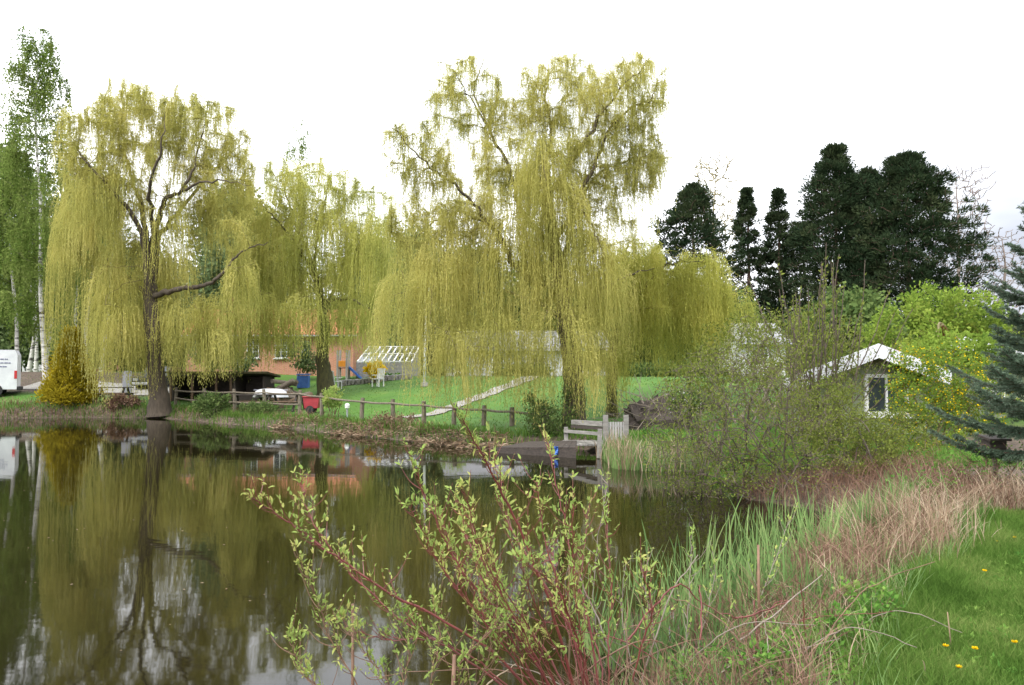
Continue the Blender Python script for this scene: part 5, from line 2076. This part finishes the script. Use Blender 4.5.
    # tall stand of dead stems at the far end of the belt
    P = scatter(30000, 2.9, 6.4, 6.6, 10.2, lambda x, y: inview(x, y) * (pond_sd(x, y) > .1) * np.exp(-((lawn_side(x, y) + .62) / .42) ** 2) * (.12 + .88 * (wob(x, y, 2.6) > .1)) * .28)
    g = Geo()
    m = len(P)
    blades(g, P, .22 + .52 * rng.random(m) ** 1.2, .0065, .6, 5, .14)
    stuff(g, 'tall_dead_grass', 'dead_blade', 'tall pinkish dead grass stand at the far end of the near lawn', 'grass')
    P = scatter(40000, 2.4, 6.8, 6.2, 13.2, lambda x, y: inview(x, y) * (pond_sd(x, y) > .0) * (lawn_side(x, y) < -.3) * .35)
    g = Geo()
    m = len(P)
    blades(g, P, .14 + .36 * rng.random(m), .007, .9, 5, .2)
    stuff(g, 'dark_undergrowth', 'dead_brown', 'dark brown undergrowth between the dead grass and the waterside shrubs', 'undergrowth')
    # dead brown stems and old leaves in the bottom tangle
    P = scatter(12000, .0, 3.0, 3.6, 7.0, lambda x, y: inview(x, y) * (pond_sd(x, y) > -.2) * (lawn_side(x, y) < -.35) * (.12 + .5 * (wob(x, y, 2.2) > .0)))
    g = Geo()
    m = len(P)
    blades(g, P, .12 + .36 * rng.random(m), .005, .9, 5, .2)
    stuff(g, 'undergrowth', 'dead_brown', 'tangled brown dead stalks at the near bank', 'undergrowth')
    P = scatter(30000, .0, 6.0, 3.4, 9.8, lambda x, y: inview(x, y) * (pond_sd(x, y) > -.1) * (lawn_side(x, y) < .15) * .7)
    g = Geo()
    m = len(P)
    g.leaves(P + V([0, 0, .012]), rng.normal(size=(m, 3)) * V([1, 1, .3]), .035 + .03 * rng.random(m), .02)
    stuff(g, 'leaf_litter', 'litter', 'fallen brown leaves and bits covering the near bank', 'litter')
    # fresh green shoots coming up through the dead stems
    P = scatter(30000, .2, 6.0, 3.6, 9.6, lambda x, y: inview(x, y) * (pond_sd(x, y) > -.05) * (lawn_side(x, y) < .1) * (lawn_side(x, y) > -1.7) * (.08 + .6 * (wob(x, y, 2.7) < -.05)))
    g = Geo()
    m = len(P)
    blades(g, P, .08 + .22 * rng.random(m), .007, .7, 4)
    stuff(g, 'fresh_grass', 'reed_blade', 'fresh green grass shoots coming up through the dead stems', 'grass')
    # bits floating on the water
    n = 260
    y = rng.uniform(5.5, 30, n)
    x = rng.uniform(-.66, .25, n) * y
    k = pond_sd(x, y) < -.2
    P = np.stack([x[k], y[k], np.full(k.sum(), .006)], -1)
    g = Geo()
    th = rng.random(len(P)) * 6.283
    g2 = np.stack([np.cos(th), np.sin(th), np.zeros(len(P))], -1)
    side = np.stack([-g2[:, 1], g2[:, 0], g2[:, 2]], -1)
    s = (.008 + .013 * rng.random(len(P)))[:, None]
    vs = np.stack([P - g2 * s, P + side * s * .5, P + g2 * s, P - side * s * .5], 1)
    g.add(vs.reshape(-1, 3), np.arange(len(P) * 4).reshape(-1, 4), None, np.repeat(rng.random(len(P)), 4))
    stuff(g, 'floating_leaves', 'dead_blade', 'small pale leaves and bits floating on the pond', 'leaves')


grasses()


def dandelions():
    for px, py in ((984, 573), (1014, 647), (945, 646), (974, 651), (1014, 538), (996, 541), (958, 668)):
        x, y = on_water(px, py, .44)
        z = gz(x, y)
        r = thing('dandelion', (x, y, z), 'yellow dandelion flowering in the lawn', 'dandelion', 'dandelions in the lawn')
        h = .07
        Geo().tube([[x, y, z], [x + .005, y, z + h]], .002, 5).build('stem', M['weed_leaf'], r)
        g = Geo()
        m = 60
        th = rng.random(m) * 6.283
        D = np.stack([np.cos(th), np.sin(th), .25 + .9 * rng.random(m)], -1)
        g.leaves(np.tile([x + .005, y, z + h], (m, 1)), D, .021, .006)
        g.build('flower', M['yellow_flower'], r)


dandelions()


# ------------------------------------------------------------------ near shrub with red stems
def real_leaves(g, P, D, L, W):
    """pointed oval leaves folded along the midrib"""
    m = len(P)
    D = D / np.linalg.norm(D, axis=1)[:, None]
    X = np.cross(D, rng.normal(size=(m, 3)) * .5 + V([0, 0, 1.]))
    X /= np.linalg.norm(X, axis=1)[:, None] + 1e-9
    N = np.cross(X, D)
    L, W = np.broadcast_to(L, (m,))[:, None], np.broadcast_to(W, (m,))[:, None]
    f = .22
    b, t = P, P + D * L - N * L * .12
    mid = P + D * L * .48
    r1 = P + D * L * .25 + (X + N * f) * W * .42
    r2 = P + D * L * .62 + (X + N * f) * W * .40
    l1 = P + D * L * .25 - (X - N * f) * W * .42
    l2 = P + D * L * .62 - (X - N * f) * W * .40
    vs = np.stack([b, r1, r2, t, l2, l1, mid], 1).reshape(-1, 3)
    k = (np.arange(m) * 7)[:, None]
    q = np.vstack([k + V([0, 1, 2, 6]), k + V([0, 6, 4, 5])])
    tr = np.vstack([k + V([6, 2, 3]), k + V([6, 3, 4])])
    g.add(vs, q, tr, np.repeat(rng.random(m), 7))


def stem_shrub(name, label, cat, Yb, base, stems, stem_m, leaf_m, leaf_l, r0, side=9, tuft=5, group=None):
    b = on(base, Yb)
    root = thing(name, b, label, cat, group)
    lv = Geo()
    tg = Geo()
    for pts, dy, rs in stems:
        n = len(pts)
        P = [at(px, py, Yb + dy * k / (n - 1)) for k, (px, py) in enumerate(pts)]
        z0 = gz(P[0][0], P[0][1])
        P[0] = V([P[0][0], P[0][1], max(z0, -.25) - .03])
        P = smooth_poly(P, 7, .004)
        rad = np.linspace(r0 * rs, .0022, len(P))
        g = Geo()
        g.tube(P, rad, 7)
        g.build('stem', M[stem_m], root, smooth=True)
        tg.tube(P, rad * .3, 3)
        L = np.linalg.norm(np.diff(P, axis=0), axis=1).sum()
        m = max(4, int(side * L))
        for q in range(m):
            t = .30 + .70 * (q + rng.random()) / m
            s = t * (len(P) - 1)
            i = min(int(s), len(P) - 2)
            p = P[i] + (P[i + 1] - P[i]) * (s - i)
            tan = P[i + 1] - P[i]
            tan /= np.linalg.norm(tan)
            d = tan * .6 + rng.normal(size=3) * V([.55, .45, .3]) + V([0, 0, .45])
            d /= np.linalg.norm(d)
            l = (.04 + .22 * rng.random() ** 1.5) * (1.25 - .6 * t)
            tw = smooth_poly([p, p + d * l * .55 + V([0, 0, -.01]), p + d * l + V([0, 0, l * .18])], 3)
            tg.tube(tw, np.linspace(.0026, .0012, len(tw)), 4)
            k = tuft
            u = np.sqrt(rng.random(k))
            base_p = tw[0] + (tw[-1] - tw[0]) * u[:, None]
            D = d * .8 + rng.normal(size=(k, 3)) * .65 + V([0, 0, .35])
            real_leaves(lv, base_p, D, leaf_l * (.25 + 1.1 * rng.random(k)), leaf_l * .46 * (.4 + .8 * rng.random(k)))
        k = tuft + 2
        real_leaves(lv, np.tile(P[-1], (k, 1)) + rng.normal(size=(k, 3)) * .006, rng.normal(size=(k, 3)) * .6 + V([0, 0, .6]), leaf_l * (.5 + .6 * rng.random(k)), leaf_l * .42)
    tg.build('twigs', M[stem_m], root)
    lv.build('foliage', M[leaf_m], root)
    return root


stem_shrub('dogwood_shrub', 'big red-stemmed shrub with fresh yellow-green leaves standing in front of the pond', 'shrub', 4.35, 590, [
    ([(590, 730), (548, 600), (508, 505), (482, 455), (462, 418)], -.5, 1.5),
    ([(598, 730), (566, 610), (545, 540), (536, 480)], .2, 1.1),
    ([(604, 730), (590, 630), (572, 560), (560, 500), (548, 440)], .4, 1.0),
    ([(585, 730), (520, 640), (462, 570), (432, 510), (410, 455)], -.1, 1.2),
    ([(575, 730), (490, 650), (392, 594), (335, 556), (285, 520), (252, 498)], -.4, 1.3),
    ([(580, 730), (470, 662), (405, 622), (352, 574), (312, 520), (300, 482)], .3, 1.1),
    ([(612, 730), (608, 650), (612, 590), (606, 520)], .3, .9),
    ([(600, 730), (575, 640), (530, 560), (508, 520), (500, 470)], .5, 1.0),
    ([(590, 730), (545, 650), (500, 600), (470, 545), (455, 500)], .7, 1.0),
    ([(620, 730), (640, 650), (652, 610), (640, 560)], -.2, .8),
    ([(595, 730), (580, 650), (556, 590), (520, 560)], -.6, 1.0),
    ([(570, 730), (500, 680), (440, 640), (390, 640), (350, 630)], .1, .9),
    ([(610, 730), (600, 660), (580, 600), (584, 550), (590, 500)], .8, .9)] + [
    ([(585 + 18 * a, 730), (560 + 22 * a + b, 660), (530 + 40 * a + 1.7 * b, 600 - c * .4), (515 + 52 * a + 2.3 * b, 560 - c)], d, .6)
    for a, b, c, d in [(rng.normal(), rng.normal() * 14, 75 * rng.random(), rng.normal() * .4) for _ in range(12)]],
    'red_stem', 'dogwood_leaf', .038, .0066, 21, 5)
stem_shrub('dogwood_shrub', 'low leafy red-twigged shrub with its foot cut off by the lower picture edge', 'shrub', 4.1, 400, [
    ([(400, 760), (360, 690), (330, 640), (318, 600), (300, 560)], -.2, .7), ([(410, 760), (390, 690), (362, 650), (340, 615)], .1, .7),
    ([(420, 760), (430, 690), (440, 640), (436, 600)], .2, .7), ([(405, 760), (330, 700), (300, 665), (290, 630)], 0, .7), ([(430, 760), (470, 700), (490, 650), (480, 610)], .1, .7),
    ([(425, 760), (455, 700), (462, 660), (505, 620)], -.1, .7), ([(415, 760), (402, 700), (410, 650), (400, 610)], .2, .7)],
    'brown_stem', 'dogwood_leaf', .036, .005, 30, 6)
stem_shrub('sapling_shrub', 'thin upright shoots with pale green leaf tufts among the near reeds', 'shrub', 5.0, 690, [
    ([(660, 720), (655, 640), (645, 590), (640, 560)], .2, .7), ([(690, 720), (700, 640), (712, 590), (716, 560)], .2, .7), ([(680, 720), (685, 640), (690, 580), (692, 535)], .3, .7),
    ([(720, 720), (735, 650), (760, 600), (790, 520)], .9, .7), ([(640, 720), (630, 660), (622, 610), (626, 560)], .3, .7), ([(700, 720), (720, 660), (725, 625)], .0, .7),
    ([(740, 720), (760, 660), (770, 630)], .2, .7), ([(650, 720), (600, 640), (596, 560), (608, 480)], .3, .7), ([(760, 720), (790, 670), (812, 640)], -.2, .6)],
    'grey_stem', 'dogwood_leaf', .032, .005, 18, 6)


shrub('bramble_bush', 'brown bare bramble tangle under the blue spruce branches', 'shrub', 965, 10.6,
      [(955, 470, 46, 34, 0, .8, 200), (990, 480, 40, 40, .2, .7, 150), (925, 490, 34, 22, -.2, .6, 100), (1015, 470, 30, 40, .3, .6, 90)],
      'weed_leaf', (.04, .026), 1300, 'brown_stem', 18, .9, .011, stems_apart=True, arch=.12)
shrub('sprout_shrub', 'low leafy sprout at the lower edge of the tangle in front of the dead grass', 'shrub', 770, 4.4,
      [(760, 660, 46, 22, 0, .3, 60), (800, 640, 40, 20, .3, .3, 50), (700, 668, 40, 18, 0, .3, 50)],
      'weed_leaf', (.032, .022), 900, 'brown_stem', 10, .3, .004, r_tip=.0015, blob=.015)
shrub('sprout_shrub', 'second low leafy sprout close to the lawn corner beside the leaf litter', 'shrub', 850, 5.0,
      [(840, 625, 34, 18, 0, .3, 50), (872, 600, 30, 16, .3, .3, 40), (825, 655, 34, 16, -.3, .3, 40)],
      'weed_leaf', (.036, .025), 800, 'brown_stem', 9, .3, .004, r_tip=.0015, blob=.015)


def tangle():
    # arching red and brown dead canes lying through the near bank growth
    for i, (pts, m) in enumerate((([(628, 640), (660, 600), (680, 585), (700, 602), (735, 618)], 'red_stem'), ([(700, 640), (701, 602), (700, 585)], 'red_stem'),
                                  ([(735, 618), (760, 612), (790, 600)], 'red_stem'), ([(600, 690), (640, 660), (700, 640), (780, 640)], 'brown_stem'), ([(680, 690), (730, 660), (790, 640), (815, 620)], 'red_stem'),
                                  ([(560, 690), (610, 655), (650, 640), (690, 660)], 'brown_stem'), ([(755, 690), (757, 640), (754, 600)], 'red_stem'), ([(640, 690), (668, 600), (698, 555)], 'grey_stem'),
                                  ([(480, 690), (500, 675), (516, 664)], 'dead_blade'), ([(740, 640), (780, 610), (822, 575)], 'grey_stem'), ([(820, 690), (870, 650), (935, 625)], 'dead_blade'),
                                  ([(610, 650), (590, 600), (570, 562), (566, 596)], 'grey_stem'))):
        Y = 4.6 + .12 * (i % 4)
        n = len(pts)
        P = smooth_poly([at(px, py, Y + .1 * k) for k, (px, py) in enumerate(pts)], 5, .004)
        P[:, 2] = np.maximum(P[:, 2], ground_z(P[:, 0], P[:, 1]) + .01)
        g = Geo()
        g.tube(P, np.linspace(.006, .003, len(P)), 6)
        o = g.build('dead_cane', M[m], smooth=True)
        tag(o, ('arching dead cane in the tangle of the near bank'), 'dead cane', 'dead canes in the near bank tangle')
    for i in range(30):
        px, py = rng.uniform(560, 850), rng.uniform(600, 690)
        Y = rng.uniform(4.2, 5.2)
        a = at(px, py, Y)
        a[2] = max(gz(a[0], a[1]), -.1) + .02
        d = V([rng.normal() * .35, rng.normal() * .2, .12 + .38 * rng.random()])
        e = a + d
        f = e + V([d[0] * .8, d[1] * .5, -.10 + .22 * rng.random()])
        P = smooth_poly([a, (a + e) / 2 + V([0, 0, .06]), e, f], 5, .004)
        P[:, 2] = np.maximum(P[:, 2], ground_z(P[:, 0], P[:, 1]) + .01)
        g = Geo()
        g.tube(P, np.linspace(.0045, .002, len(P)), 5)
        o = g.build('dead_cane', M[('red_stem', 'brown_stem', 'brown_stem', 'grey_stem')[i % 4]], smooth=True)
        tag(o, 'arching dead cane in the tangle of the near bank', 'dead cane', 'dead canes in the near bank tangle')
    # dark upright stalks standing in the shallow water
    for lab, px, t, Y, r in (('dark upright stalk standing in the water below the left shrub branches', 358, 604, 4.4, .010), ('short thick dark stalk at the lower picture edge', 450, 655, 4.0, .012),
                             ('tall brown broken stalk rising among the near reeds', 757, 545, 5.2, .010), ('pale dry stalk standing in the lawn edge', 945, 612, 4.7, .004),
                             ('pale thin dry stalk leaning by the water between the red stems', 566, 560, 4.7, .006)):
        p = on(px, Y)
        q = at(px + rng.normal() * 2, t, Y)
        p[2] = max(p[2], -.35)
        g = Geo()
        g.tube([p, (p + q) / 2 + rng.normal(size=3) * .006, q], [r, r * .95, r * .8], 7, cap=True)
        o = g.build('plant_stalk', M['brown_stem' if r > .008 else 'dead_blade'], smooth=True)
        tag(o, lab, 'stalk')


tangle()
